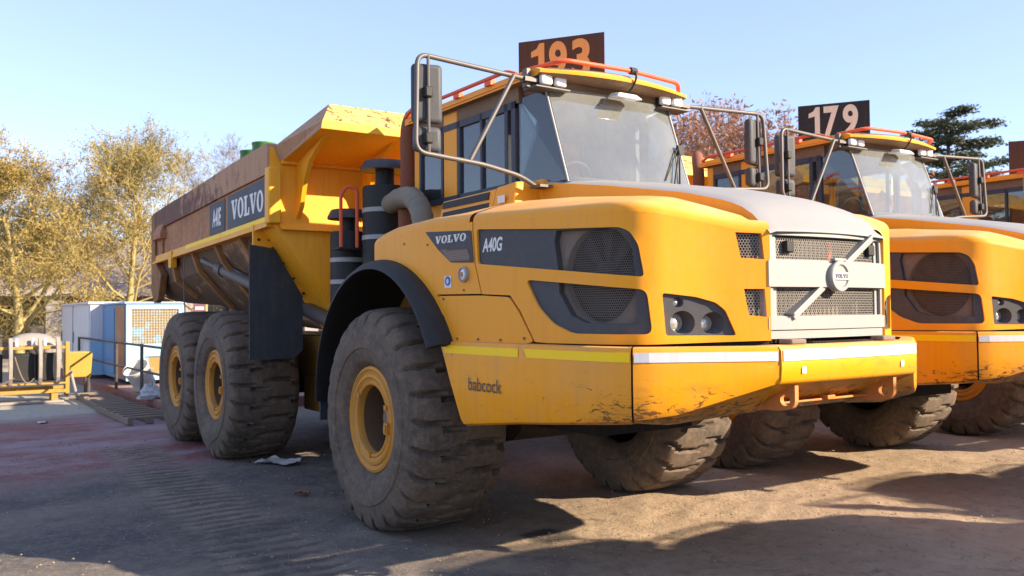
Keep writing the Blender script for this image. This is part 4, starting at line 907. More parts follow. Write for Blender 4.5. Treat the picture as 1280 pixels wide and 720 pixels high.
def build_sign(T, text, board, digit):
    p0, p1 = Vector((-0.02, -.152, 0)), Vector((.66, .318, 0)); u = (p1 - p0).normalized(); n = Vector((u.y, -u.x, 0)); W = (p1 - p0).length
    fn = lambda a, z, d=0: tuple(p0 + u * a + n * d + Vector((0, 0, z)))
    s = MB(); panel(s, fn, [(0, 4.302), (W, 4.302), (W, 3.76), (0, 3.76)], [], 1, .006, .012); panel(s, fn, [(0, 4.302), (W, 4.302), (W, 3.76), (0, 3.76)], [], 1, -.006)
    s.tube([fn(.1, 3.70, -.02), fn(.1, 4.1, -.02)], .015, 6); s.tube([fn(W - .1, 3.70, -.02), fn(W - .1, 4.1, -.02)], .015, 6)
    S_ = s.build('number_board', M[board], T, 0)
    x = .125
    for ch in text or '':
        w = .13 if ch == '1' else .175
        q = MB()
        if ch == '1': slab_word(q, fn, ch, x, 3.895, .375, w, 0, .009, .002)
        else: text_word(q, fn, ch, x, 3.895, .375, w, 0, .035, .009)
        q.build('digit', M[digit], S_, 0, recalc=False); x += w + .045

truck = empty('dump_truck')
build_hood(truck); build_grille(truck); build_bumper(truck); build_cab(truck); build_rear_cab_kit(truck); build_wheels(truck); build_dump_body(truck)
GR = 'articulated dump trucks parked side by side'
def place(T, off, rz, label):
    T.location = (*off, 0); T.rotation_euler.z = rz; return tag(T, label, 'dump truck', GR)
t2 = copy_tree(truck); t3 = copy_tree(truck); caster4 = copy_tree(truck); caster5 = copy_tree(truck)
for T in (t2, t3, caster4, caster5):     # the sponsor lettering sits on one truck only
    for c in T.children_recursive:
        if c.name.startswith('lettering') and c.parent.name.startswith('bumper_side'): bpy.data.objects.remove(c)
build_sign(truck, '193', 'sign_brown', 'digit_orange'); build_sign(t2, '179', 'sign_dark', 'digit_cream'); build_sign(t3, '', 'sign_brown', 'digit_cream')
place(truck, (0, 0), 0, 'yellow articulated dump truck with 193 board on its cab roof')
place(t2, (-.27, 4.415), radians(-1.5), 'yellow articulated dump truck with dark 179 board on its cab roof')
place(t3, (-.05, 9.1), radians(-1.5), 'yellow articulated dump truck parked on the far side of the 179 truck')
place(caster4, (9.0, 4.0), pi, 'yellow articulated dump truck across the aisle, nose towards the brown numbered board')  # added outside the frame so its shadow falls on the foreground
place(caster5, (9.0, 8.75), pi, 'yellow articulated dump truck across the aisle, nose towards the dark numbered board')  # second added truck, unseen, shaping the finger of shadow at the right

# ------------------------------------------------------------------ green drums standing in the load bed of the near truck
M['green'] = worn('green_drum_paint', (0.02, 0.16, 0.045), 0.4, 0.2, topdust=0.3)
for x, y, zt, lab in ((-5.52, -.90, 4.06, 'green drum standing in the load bed, set back towards the tail'), (-5.0, -.90, 4.09, 'green drum standing in the load bed, next to its front wall')):
    d = MB().lathe([(.150, 2.80), (.156, 2.81), (.156, zt - .32), (.163, zt - .31), (.163, zt - .29), (.156, zt - .28), (.156, zt - .03), (.163, zt - .02), (.163, zt), (.150, zt + .002), (.148, zt - .015), (.0, zt - .012)], (x, y, 0), (0, 0, 1), 28, cap0=True)
    d.lathe([(.03, zt - .01), (.03, zt + .012), (0, zt + .014)], (x + .08, y, 0), (0, 0, 1), 10)
    tag(d.build('green_drum', M['green'], None, 40), lab, 'drum', 'green drums in the load bed')

# ------------------------------------------------------------------ ground
def ground_mat():
    mt, nt, b = new_mat('yard_ground'); co = N(nt, 'ShaderNodeTexCoord').outputs['Object']; L = nt.links.new
    sp = N(nt, 'ShaderNodeSeparateXYZ'); L(co, sp.inputs[0]); X, Y = sp.outputs[0], sp.outputs[1]
    def mth(op, a, b_=None, c=None):
        n = N(nt, 'ShaderNodeMath', operation=op)
        for i, s in enumerate((a, b_, c)):
            if s is None: continue
            if isinstance(s, (int, float)): n.inputs[i].default_value = s
            else: L(s, n.inputs[i])
        return n.outputs[0]
    big = noise_n(nt, co, .55, 7, .62, .3); mid = noise_n(nt, co, 2.6, 7, .65); fine = noise_n(nt, co, 22, 7, .72); grit = noise_n(nt, co, 95, 4, .7)
    wob = mth('MULTIPLY_ADD', mid, 1.6, -.8); wob2 = mth('MULTIPLY_ADD', big, 3.0, -1.5)
    xw = mth('ADD', X, wob2); yw = mth('ADD', Y, wob)
    # tar-dark compacted gravel, dusty in patches
    c = mixc(nt, ramp(nt, big, .40, .60), (.075, .069, .067), (.20, .16, .128))
    c = mixc(nt, mulf(nt, ramp(nt, mid, .42, .68), .55), c, (.215, .172, .135))
    # loose sand in front of the row
    sand = mulf(nt, ramp(nt, mth('ADD', xw, mulf(nt, Y, .35)), -1.6, .9), ramp(nt, mth('ADD', yw, mulf(nt, X, .12)), -1.9, -.2))
    c = mixc(nt, mulf(nt, sand, .9), c, mixc(nt, ramp(nt, mid, .3, .7), (.40, .275, .17), (.50, .365, .235)))
    # pale gravel beyond the red patch
    far = ramp(nt, xw, -9.6, -11.4); c = mixc(nt, far, c, mixc(nt, ramp(nt, fine, .3, .7), (.33, .28, .21), (.52, .45, .35)))
    # red-stained soil; its lilac tone paints a sky reflection into the colour
    red = mulf(nt, mulf(nt, ramp(nt, xw, -11.2, -9.8), ramp(nt, mth('ADD', xw, mulf(nt, Y, .25)), -4.3, -5.6)), ramp(nt, yw, .6, -.6))
    redc = mixc(nt, ramp(nt, noise_n(nt, stretch(nt, co, (1.0, .35, 1)), 1.3, 6, .65), .40, .62), (.25, .058, .052), (.37, .24, .26))
    redc = mixc(nt, mulf(nt, ramp(nt, mid, .5, .72), .6), redc, (.10, .05, .042))
    c = mixc(nt, mulf(nt, red, .92), c, redc)
    # tyre track pressed into the surface
    yc = mth('MULTIPLY_ADD', X, -.035, -2.60); off = mth('ABSOLUTE', mth('SUBTRACT', mth('MULTIPLY_ADD', mid, .22, mth('ADD', Y, -.11)), yc))
    strip = mulf(nt, mulf(nt, ramp(nt, off, .46, .34), ramp(nt, X, -6.6, -5.8)), ramp(nt, X, 2.6, 1.2))
    saw = mth('SINE', mth('ADD', mulf(nt, X, 2 * pi / .20), mth('ADD', mulf(nt, mid, 3.0), mth('ADD', mulf(nt, Y, .5), mulf(nt, fine, 2.5)))))
    ridge = mulf(nt, ramp(nt, saw, -.3, .7), mulf(nt, strip, ramp(nt, big, .3, .5)))
    c = mixc(nt, mulf(nt, mulf(nt, strip, ramp(nt, big, .3, .5)), .75), c, mixc(nt, ramp(nt, saw, -.8, .4), (.10, .08, .065), (.27, .21, .155)))
    # oil stain
    dx = mth('SUBTRACT', X, 1.0); dy = mth('SUBTRACT', Y, -.62)
    r = mth('SQRT', mth('ADD', mth('MULTIPLY', dx, dx), mth('MULTIPLY', dy, dy)))
    oil = ramp(nt, mth('ADD', r, mth('MULTIPLY_ADD', mid, .3, -.15)), .25, .17)
    c = mixc(nt, mulf(nt, oil, .85), c, (.018, .016, .015))
    drip = mulf(nt, ramp(nt, noise_n(nt, co, 1.9, 5, .7, .8), .62, .70), .55); c = mixc(nt, drip, c, (.05, .042, .038))
    c = mixc(nt, mulf(nt, ramp(nt, fine, .50, .70), .5), c, (.33, .26, .19)); c = mixc(nt, mulf(nt, ramp(nt, noise_n(nt, co, 9, 6, .7, .5), .52, .70), .45), c, (.07, .056, .046)); c = mixc(nt, mulf(nt, ramp(nt, grit, .60, .72), .4), c, (.05, .043, .038))
    L(c, b.inputs['Base Color'])
    rg = N(nt, 'ShaderNodeMapRange'); L(mulf(nt, red, ramp(nt, mid, .3, .6)), rg.inputs[0]); rg.inputs[3].default_value = .92; rg.inputs[4].default_value = .55; L(rg.outputs[0], b.inputs['Roughness'])
    hgt = mth('ADD', mth('MULTIPLY_ADD', fine, .35, mulf(nt, grit, .12)), mulf(nt, mid, .5))
    bump(nt, b, hgt, 1.0, .05)
    return mt
def axis(lo, hi, step):
    c = []; v = lo; d = step
    while v > -430: d *= 1.35; v -= d; c.append(v)
    c = c[::-1]; n = int((hi - lo) / step); c += [lo + (hi - lo) * k / n for k in range(n + 1)]; v = hi; d = step
    while v < 430: d *= 1.35; v += d; c.append(v)
    return c
def gz(x, y):
    if not (-9 < x < 6 and -7 < y < 9): return 0.0
    w = min(1, (x + 9) / 1.5, (6 - x) / 1.5, (y + 7) / 1.5, (9 - y) / 1.5)
    p = Vector((x, y, 0)); z = .020 * noise.noise(p * .9) + .013 * noise.noise(p * 2.7) + .009 * noise.noise(p * 7.0 + Vector((3, 1, 0))) + .007 * noise.noise(p * 15.0)
    yc = -.035 * x - 2.60 + .06 * noise.noise(Vector((x * .6, 4, 0))); k = max(0, min(1, (.47 - abs(y - yc)) / .1)) * max(0, min(1, (x + 6.6) / .8)) * max(0, min(1, (2.4 - x) / 1.0))
    if k > 0:
        r = sin(2 * pi * (x + .18 * (y - yc) ** 2 * 4 + .03 * noise.noise(p * 3)) / .20); z += k * (-.012 + .016 * max(0, r) * (.5 + .9 * abs(noise.noise(p * 1.3 + Vector((0, 0, 5))))))
    # churned ruts in the sand before the wheels
    q = max(0, min(1, (x - .2) / .5)) * max(0, min(1, (2.0 - x) / .5)) * max(0, min(1, (y - .1) / .4)) * max(0, min(1, (2.6 - y) / .5))
    z += q * .016 * max(0, sin(2 * pi * (x * .55 + y * .2 + .2 * noise.noise(p * 1.1)) / .17)) * abs(noise.noise(p * 2.2 + Vector((9, 0, 0)))) * 2
    return w * (z - .012)
gnd = MB(); gxs, gys = axis(-9, 6, .055), axis(-7, 9, .06)
gnd.grid([[(x, y, gz(x, y)) for y in gys] for x in gxs])
gm = gnd.build('ground', ground_mat(), None, 0, recalc=False); gm.data.shade_smooth(); tag(gm, kind='structure')
# loose stones
rs = random.Random(3); M['stone'] = worn('loose_stone', (.23, .185, .145), .9, .4, topdust=.3)
st = MB()
for k in range(5200):
    a = rs.random(); x = rs.uniform(-7, 5); y = rs.uniform(-5, 6.5); r = .004 + .012 * rs.random() ** 3
    vs = [Vector((rs.uniform(.6, 1.2) * p[0], rs.uniform(.6, 1.2) * p[1], rs.uniform(.5, .9) * p[2])) * r + Vector((x, y, r * .3)) for p in ((1, 0, 0), (-1, 0, 0), (0, 1, 0), (0, -1, 0), (0, 0, 1), (0, 0, -1))]
    st.add(vs, [(0, 2, 4), (2, 1, 4), (1, 3, 4), (3, 0, 4), (2, 0, 5), (1, 2, 5), (3, 1, 5), (0, 3, 5)])
tag(st.build('gravel', M['stone'], None, 0, recalc=False), 'loose small stones scattered over the yard ground', 'gravel', kind='stuff')

# litter
def crumple(name, loc, sx, sy, hz, mat_, seed, n=9, rz=0):
    rr = random.Random(seed); rows = []
    for i in range(n):
        rows.append([(loc[0] + cos(rz) * (i / (n - 1) - .5) * sx - sin(rz) * (j / (n - 1) - .5) * sy, loc[1] + sin(rz) * (i / (n - 1) - .5) * sx + cos(rz) * (j / (n - 1) - .5) * sy, loc[2] + .006 + hz * abs(noise.noise(Vector((i * .45, j * .45, seed)))) + hz * .3 * rr.random()) for j in range(n)])
    b = MB().grid(rows); lo = [[(x, y, z - .004) for x, y, z in r] for r in rows]; b.grid(lo); return b.build(name, mat_, None, 50)
M['paper'] = worn('paper', (.62, .61, .59), .8, .4, topdust=.2); M['leafdry'] = worn('dry_leaf', (.30, .13, .05), .8, .3, topdust=0)
tag(crumple('crumpled_paper', (-3.6, -1.2, 0), .50, .30, .07, M['paper'], 4, rz=.5), 'crumpled white paper lying on the ground between the wheels', 'paper')
tag(crumple('dry_leaf', (-1.645, -1.655, 0), .14, .09, .06, M['leafdry'], 9, 7, .8), 'dry brown leaf lying beside the front wheel', 'leaf')
tag(crumple('paper_scrap', (-9.9, -3.0, 0), .22, .14, .04, M['paper'], 12, 7), 'small white paper scrap on the red-stained ground', 'paper')

# ------------------------------------------------------------------ red plinth, railing and what stands on it
M['redconc'] = worn('red_painted_concrete', (.24, .09, .07), .8, .6, dustcol=(.36, .25, .21), chips=.25, chipcol=(.30, .25, .22), topdust=.45)
p = MB(); p.hexa([(-9.75, -1.02, -.2), (-23, -1.25, -.2), (-23, 9, -.2), (-9.75, 9, -.2)], [(-9.75, -1.02, .2), (-23, -1.25, .2), (-23, 9, .2), (-9.75, 9, .2)])
tag(p.build('plinth', M['redconc'], None, 0, bevel=.02), kind='structure')
M['railpaint'] = worn('dark_rail_paint', (.03, .03, .035), .6, .3, topdust=.2)
rl = empty('railing', (-12.5, -1.25, .2)); tag(rl, 'black two-rail pipe railing along the red plinth edge', 'railing')
def yy(x): return -1.02 - .0174 * (-9.75 - x) - .08 + .0
for x in (-11.5, -13.9, -18.6):
    MB().tube([(x + 12.5, -1.10 + 1.25 - .01 * (-x - 10), 0), (x + 12.5, -1.10 + 1.25 - .01 * (-x - 10), 1.03)], .032, 10).build('post', M['railpaint'], rl)
for z in (1.02, .53):
    MB().tube([(2.6, .15, z - .03), (-6.1, .05, z + .0)], .024, 8).build('rail', M['railpaint'], rl)
# cabinets
M['whitepaint'] = worn('white_cabinet', (.66, .64, .66), .55, .3, streak=.35, topdust=.2); M['bluepaint'] = worn('blue_cabinet', (.10, .24, .46), .5, .25, streak=.3, topdust=.2); M['palebluepaint'] = worn('pale_blue_cabinet', (.30, .52, .70), .5, .25, streak=.2, topdust=.2)
w = empty('white_cabinet', (-19.9, -.4, .2)); tag(w, 'tall white steel cabinet beside the blue one on the red plinth', 'cabinet')
MB().box((-2.4, -.70, .1), (2.4, .9, 1.88)).build('body', M['whitepaint'], w, bevel=.02)
for x0, x1 in ((-2.35, -.35), (-.2, 2.33)):
    dd = MB().box((x0, -.72, .16), (x1, -.70, 1.82)).build('door', M['whitepaint'], w, bevel=.008)
    MB().tube([(x0 + .18, -.745, .85), (x0 + .18, -.745, 1.15)], .014, 6).build('handle', M['railpaint'], dd)
MB().box((-.34, -.712, .12), (-.21, -.70, 1.84)).build('door_gap', M['dark'], w)
MB().box((2.395, -.70, .1), (2.41, .9, .95)).build('side_patch', M['palebluepaint'], w)
MB().box((-2.45, -.75, 1.88), (2.45, .95, 1.93)).build('roof', M['whitepaint'], w)
bq = empty('blue_cabinet', (-16.35, -.2, .2)); tag(bq, 'blue steel cabinet with large rust-stained mesh panel on the red plinth', 'cabinet')
MB().box((-1.65, -.59, .1), (1.62, .67, 1.85)).build('body', M['bluepaint'], bq, bevel=.02)
MB().box((.45, -.605, .15), (1.5, -.59, 1.8)).build('rusty_panel', M['rust'], bq); MB().box((-1.55, -.61, .2), (.3, -.59, 1.75)).build('door', M['bluepaint'], bq, bevel=.01)
MB().box((-.02 - 1.63, -.62, .1), (-1.5, -.585, 1.85)).build('edge_post', M['bluepaint'], bq)
fr = MB(); fb = lambda y, z, d=0: (1.64 + d, y, z)
panel(fr, fb, [(-.59, .1), (.67, .1), (.67, 1.86), (-.59, 1.86)], [[(-.48, .92), (.55, .92), (.55, 1.72), (-.48, 1.72)], [(-.20, .24), (.36, .24), (.36, .64), (-.20, .64)]], .3, .02, .03); fr.build('front_frame', M['palebluepaint'], bq, 0)
def mesh_panel_mat():
    mt, nt, b = new_mat('meshed_filter'); co = coords(nt, False); sp = N(nt, 'ShaderNodeSeparateXYZ'); nt.links.new(co, sp.inputs[0])
    c = mixc(nt, ramp(nt, noise_n(nt, co, 2.2, 4, .6), .47, .53), (.24, .36, .42), (.30, .19, .055)); nt.links.new(c, b.inputs['Base Color']); b.inputs['Roughness'].default_value = .8; return mt
MB().box((1.60, -.5, .2), (1.625, .57, 1.75)).build('filter_panel', mesh_panel_mat(), bq)
gd = MB()
for k in range(18): gd.box((1.645, -.48 + k * .0606, .92), (1.65, -.475 + k * .0606, 1.72))
for k in range(14): gd.box((1.646, -.48, .92 + k * .0615), (1.651, .55, .925 + k * .0615))
gd.build('wire_mesh', M['palebluepaint'], bq, 0); tag(bq.children[-1], kind='stuff')
MB().box((-1.7, -.63, 1.85), (1.7, .71, 1.89)).build('roof', M['palebluepaint'], bq)
# white bucket, plastic bag, rubble, made-up grey stand-in for a half-hidden vehicle
M['bucket'] = worn('white_bucket', (.70, .68, .62), .5, .3, topdust=.1)
ax = Vector((.35, -.45, .75)); bk = MB().lathe([(.0, 0), (.20, .0), (.215, .02), (.25, .46), (.265, .47), (.265, .50), (.245, .50), (.22, .04), (0, .03)], (0, 0, 0), ax, 28)
zmin = min(v[2] for v in bk.v); bk.v = [(x - 12.75, y - .78, z - zmin + .2) for x, y, z in bk.v]
tag(bk.build('white_bucket', M['bucket'], None, 40), 'tilted white plastic bucket on the plinth behind the railing', 'bucket')
M['bag'] = worn('grey_plastic_bag', (.42, .41, .42), .35, .2, topdust=.1)
bg = MB(); rows = []
for i in range(13):
    th = pi * i / 12 * .55
    rows.append([(-11.1 + .26 * sin(th) * cos(2 * pi * j / 20) * (1 + .45 * noise.noise(Vector((i * .5, cos(j * .31) * 2, sin(j * .31) * 2)))), -1.02 + .22 * sin(th) * sin(2 * pi * j / 20) * (1 + .4 * noise.noise(Vector((i * .5, cos(j * .31) * 2, sin(j * .31) * 2 + 4)))), .2 + .26 * max(0, cos(th)) * (1 + .5 * noise.noise(Vector((i * .6, j * .4, 2))))) for j in range(20)])
bg.grid(rows, closed=True); tag(bg.build('plastic_bag', M['bag'], None, 25), 'crumpled grey plastic bag lying on the plinth edge', 'bag')
M['rubble'] = worn('pale_rubble', (.48, .44, .38), .9, .4)
rb = MB(); rr = random.Random(5)
for k in range(60):
    a = rr.uniform(0, 2 * pi); q = rr.random() ** .6; x, y = -13.0 + q * .7 * cos(a), .35 + q * .45 * sin(a); r = rr.uniform(.05, .12); z = .2 + .16 * (1 - q)
    vs = [Vector((rr.uniform(.6, 1.2) * p[0], rr.uniform(.6, 1.2) * p[1], rr.uniform(.6, 1) * p[2])) * r + Vector((x, y, z)) for p in ((1, 0, 0), (-1, 0, 0), (0, 1, 0), (0, -1, 0), (0, 0, 1), (0, 0, -1))]
    rb.add(vs, [(0, 2, 4), (2, 1, 4), (1, 3, 4), (3, 0, 4), (2, 0, 5), (1, 2, 5), (3, 1, 5), (0, 3, 5)])
tag(rb.build('rubble', M['rubble'], None, 0), 'heap of pale rubble on the red plinth', 'rubble', kind='stuff')
M['greyplastic'] = worn('grey_plastic', (.16, .17, .18), .4, .3)
gt = empty('vehicle_standin', (-12.4, .10, .2)); tag(gt, 'made-up rounded grey body standing in for a half-hidden vehicle beside the bogie wheel', 'vehicle stand-in')  # rounded body made up in place of a half-hidden vehicle
MB().lathe([(.0, 0), (.22, .0), (.30, .06), (.36, .25), (.37, .5), (.33, .72), (.22, .86), (.10, .92), (.0, .93)], (0, 0, .06), (0, 0, 1), 24).build('housing', M['greyplastic'], gt, 60)
MB().box((-.3, -.3, 0), (.3, .3, .07)).build('base', M['railpaint'], gt, bevel=.01); MB().lathe([(.12, .30), (.14, .42), (.10, .43), (.0, .36)], (0, 0, .55), (1, -.5, 0), 16).build('inlet', M['railpaint'], gt)

# pallets along the plinth
M['wood'] = worn('weathered_wood', (.20, .145, .105), .85, .5, dustcol=(.33, .27, .22), streak=.3, topdust=.4)
def pallet(x0, x1, y0, y1, rz, lab):
    P = empty('wooden_pallet', ((x0 + x1) / 2, (y0 + y1) / 2, 0), rz); tag(P, lab, 'pallet', 'pallets beside the plinth'); L_ = x1 - x0; W_ = y1 - y0
    for k in range(3): y = -W_ / 2 + .05 + k * (W_ - .1) / 2; MB().box((-L_ / 2, y - .04, .01), (L_ / 2, y + .04, .10)).build('stringer', M['wood'], P)
    n = int(L_ / .30); rr = random.Random(x0)
    for k in range(n): x = -L_ / 2 + .06 + k * (L_ - .12) / (n - 1); a = rr.uniform(-.05, .05); MB().box((x - .045, -W_ / 2 + rr.uniform(0, .05), .101), (x + .045, W_ / 2 - rr.uniform(0, .05), .125), 0, Matrix.Rotation(a, 3, 'Z')).build('slat', M['wood'], P)
pallet(-11.35, -8.65, -1.95, -1.2, .02, 'weathered slatted pallet on the ground, next to the bogie wheels'); pallet(-14.3, -11.5, -1.90, -1.25, -.02, 'weathered slatted pallet on the ground, next to the yellow attachment frame')

# ------------------------------------------------------------------ yellow attachment frame with grey claws
M['yellow2'] = worn('frame_yellow', (.46, .24, .03), .6, .55, dustcol=(.22, .17, .12), streak=.5, chips=.8, chipcol=(.10, .06, .04), topdust=.3); M['claw'] = worn('claw_steel', (.24, .22, .21), .5, .4, streak=.4, chips=.3, chipcol=(.16, .07, .04), topdust=.2)
mc = empty('attachment_frame', (-14.2, -3.2, 0)); tag(mc, 'yellow steel frame carrying curved grey claws and black drums', 'machine frame')
MB().box((-.08, -2.4, 1.09), (.08, 1.13, 1.15)).build('top_beam', M['yellow2'], mc, bevel=.01)
for z0, z1 in ((.17, .24), (.35, .39)): MB().box((-.1, -2.4, z0), (.1, 1.13, z1)).build('bottom_beam', M['yellow2'], mc, bevel=.01)
MB().box((-.09, 1.10, .14), (.09, 1.18, 1.24)).build('end_post', M['yellow2'], mc, bevel=.01)
MB().box((-.5, -2.4, .16), (-.4, 1.13, .28)).build('rear_beam', M['yellow2'], mc)
for y in (-1.9, -.55, .08, .62, .95):
    k = MB(); prof = [(.12, 1.34), (.20, 1.2), (.24, 1.0), (.25, .75), (.22, .5), (.12, .36), (.06, .40), (.14, .55), (.16, .75), (.15, 1.0), (.10, 1.18), (.02, 1.22)]
    k.prism(prof, 'y', y - .035, y + .035); k.build('claw', M['claw'], mc, 0, bevel=.008)
for y in (-1.3, -.25, .34, .80): MB().box((-.45, y - .22, .42), (.02, y + .20, 1.0)).build('black_block', M['black'], mc, bevel=.03)
for y in (-.9, -.35, .2, .5, .72): MB().lathe([(.035, 0), (.035, .14), (.02, .16), (0, .165)], (0, y, 1.16), (0, 0, 1), 10).build('lug', M['white'], mc)
cv = MB(); rows = []
for i in range(9):
    u = -1 + 2 * i / 8; rows.append([(-.35 + .28 * cos(pi * j / 8), .52 + .46 * u, 1.17 + .26 * sqrt(max(0, 1 - u ** 2 * .9)) * sin(pi * j / 8)) for j in range(9)])
cv.grid(rows).build('cover', M['claw'], mc, 60)
for a, b_ in (((.2, -1.0, .75), (.22, .15, .52)), ((.2, .15, .95), (.24, .5, .5)), ((.15, -.5, .6), (.2, -.1, .2))):
    q = [Vector(a).lerp(Vector(b_), t / 10) - Vector((0, 0, .28 * sin(pi * t / 10))) for t in range(11)]; MB().tube(q, .013, 6).build('cable', M['dusty'], mc)
MB().tube([(.05, 1.2, .62), (.2, 1.32, .02)], .03, 8).build('prop', M['claw'], mc)
for y in (-2.0, .9): MB().box((-.3, y - .06, 0), (.1, y + .06, .16)).build('foot', M['yellow2'], mc)
MB().tube([(.6, -2.4, .03), (.65, 1.0, .03)], .03, 8).build('ground_bar', M['claw'], mc)
bn = empty('yellow_bin', (-15.2, -1.72, 0)); tag(bn, 'plain mustard yellow bin between the claw frame and the white cabinet', 'bin')
MB().hexa([(-.3, -.24, .42), (.28, -.24, .42), (.28, .24, .42), (-.3, .24, .42)], [(-.32, -.27, .98), (.32, -.27, .98), (.32, .27, .98), (-.32, .27, .98)]).build('tub', worn('mustard', (.42, .26, .03), .6, .2), bn, bevel=.02)
for x in (-.2, .2):
    for y in (-.2, .2): MB().tube([(x, y, 0), (x, y, .44)], .03, 8).build('leg', M['railpaint'], bn)
for y in (-.22, .22): MB().lathe([(.16, -.03), (.16, .03)], (.0, y, .16), (0, 1, 0), 18, cap0=True, cap1=True).build('wheel', M['tyre'], bn)

# ------------------------------------------------------------------ office building
M['wallgrey'] = worn('grey_plaster', (.13, .13, .145), .85, .3, topdust=0); M['column'] = worn('column_plaster', (.25, .24, .25), .85, .3, topdust=0); M['roof'] = worn('mauve_roof_sheet', (.17, .16, .195), .7, .3, topdust=0)
M['darkglass'] = worn('dark_window', (.02, .024, .03), .08, .05, topdust=0)
ob = empty('office_building', (-34.5, 4.0, 0)); tag(ob, 'low grey office building with mauve roof and veranda columns', 'building')
MB().box((-6, -14, 0), (-1.8, 16, 2.85)).build('wall', M['wallgrey'], ob)
rf = MB(); rf.hexa([(.3, -14.5, 2.78), (.3, 16.5, 2.78), (-4, 16.5, 5.3), (-4, -14.5, 5.3)], [(.3, -14.5, 2.92), (.3, 16.5, 2.92), (-4, 16.5, 5.42), (-4, -14.5, 5.42)]); rf.hexa([(-4, -14.5, 5.3), (-4, 16.5, 5.3), (-8, 16.5, 2.8), (-8, -14.5, 2.8)], [(-4, -14.5, 5.42), (-4, 16.5, 5.42), (-8, 16.5, 2.92), (-8, -14.5, 2.92)]); RF = rf.build('roof', M['roof'], ob, 0)
MB().box((.28, -14.5, 2.62), (.36, 16.5, 2.92)).build('fascia', M['column'], RF)
for k, y in enumerate((-9.4, -6.6, -3.8, -1.0, 1.8, 4.6, 7.4, 10.2)): MB().box((-.42, y - .34, 0), (.02, y + .34, 2.66)).build('column', M['column'], ob)
for y in (-8.0, -5.4, -2.4, .4, 3.2, 6.0, 8.8):
    f = MB(); panel(f, lambda u, z, d=0, y=y: (-1.78 + d, y + u, z), [(-.8, .95), (.8, .95), (.8, 2.25), (-.8, 2.25)], [[(-.74, 1.01), (-.03, 1.01), (-.03, 2.19), (-.74, 2.19)], [(.03, 1.01), (.74, 1.01), (.74, 2.19), (.03, 2.19)]], 5, .04, .06, inner=False); Wn = f.build('window', M['column'], ob, 0)
    MB().box((-1.79, y - .76, 1.0), (-1.775, y + .76, 2.2)).build('pane', M['darkglass'], Wn)
sg = empty('site_sign', (-22.6, 2.9, .2)); tag(sg, 'small purple notice board on a post behind the blue cabinet', 'sign')
MB().tube([(0, 0, 0), (0, 0, 2.1)], .03, 8).build('post', M['railpaint'], sg); MB().box((.03, -.18, 1.35), (.06, .20, 2.25)).build('board', worn('purple_board', (.10, .035, .07), .5, .2), sg)
for z in (2.0, 1.75, 1.5): MB().box((.06, -.12, z), (.066, .14, z + .09)).build('notice', M['white'], sg)

# ------------------------------------------------------------------ trees
def leaf_mat(name, a, b_, tr=.25, scale=1.3):
    mt, nt, b = new_mat(name); co = coords(nt, False); c = mixc(nt, ramp(nt, noise_n(nt, co, scale, 4, .6), .38, .62), a, b_)
    nt.links.new(c, b.inputs['Base Color']); b.inputs['Roughness'].default_value = .7
    t = N(nt, 'ShaderNodeBsdfTranslucent'); nt.links.new(c, t.inputs[0]); mx = N(nt, 'ShaderNodeMixShader'); mx.inputs[0].default_value = tr
    nt.links.new(b.outputs[0], mx.inputs[1]); nt.links.new(t.outputs[0], mx.inputs[2]); nt.links.new(mx.outputs[0], nt.nodes['Material Output'].inputs[0]); return mt
M['leaf_mustard'] = leaf_mat('mustard_leaf', (.46, .31, .07), (.27, .21, .05)); M['leaf_olive'] = leaf_mat('olive_leaf', (.33, .25, .06), (.19, .17, .04)); M['leaf_red'] = leaf_mat('russet_leaf', (.36, .15, .075), (.24, .11, .06)); M['leaf_cedar'] = leaf_mat('cedar_needle', (.045, .062, .034), (.075, .088, .045), .12)
M['bark_yellow'] = worn('fever_bark', (.34, .26, .10), .8, .3, dustcol=(.3, .25, .14), topdust=0); M['bark_grey'] = worn('grey_bark', (.20, .165, .145), .85, .2, topdust=0); M['bark_dark'] = worn('dark_bark', (.07, .055, .045), .85, .2, topdust=0)
def rvec(r):
    while True:
        v = Vector((r.uniform(-1, 1), r.uniform(-1, 1), r.uniform(-1, 1)))
        if .01 < v.length < 1: return v.normalized()
def grow(r, mb, tips, p, d, length, rad, lvl, maxl, kids, wob, up, shrink):
    n = 4 if lvl < 2 else 3; pts = [p]; rr = [rad]; q = p.copy(); dd = d.copy()
    for k in range(n):
        dd = (dd + rvec(r) * wob + Vector((0, 0, up))).normalized(); q = q + dd * length / n; pts.append(q.copy()); rr.append(rad * (1 - .55 * (k + 1) / n))
    mb.tube(pts, rr, 6 if lvl < 2 else (4 if lvl < 4 else 3), caps=False)
    if lvl >= maxl: tips.append((pts[-2], pts[-1])); return
    nk = kids[lvl]
    for k in range(nk):
        t = .35 + .65 * (k + r.random()) / nk; i = min(n - 1, int(t * n)); b = pts[i].lerp(pts[i + 1], t * n - i); ax_ = rvec(r); side = dd.cross(ax_).normalized(); ang = r.uniform(.5, 1.1)
        nd = (dd * cos(ang) + side * sin(ang)).normalized(); grow(r, mb, tips, b, nd, length * shrink * r.uniform(.75, 1.15), max(.006, rr[i] * .55), lvl + 1, maxl, kids, wob, up, shrink)
    if lvl >= maxl - 1: tips.append((pts[-2], pts[-1]))
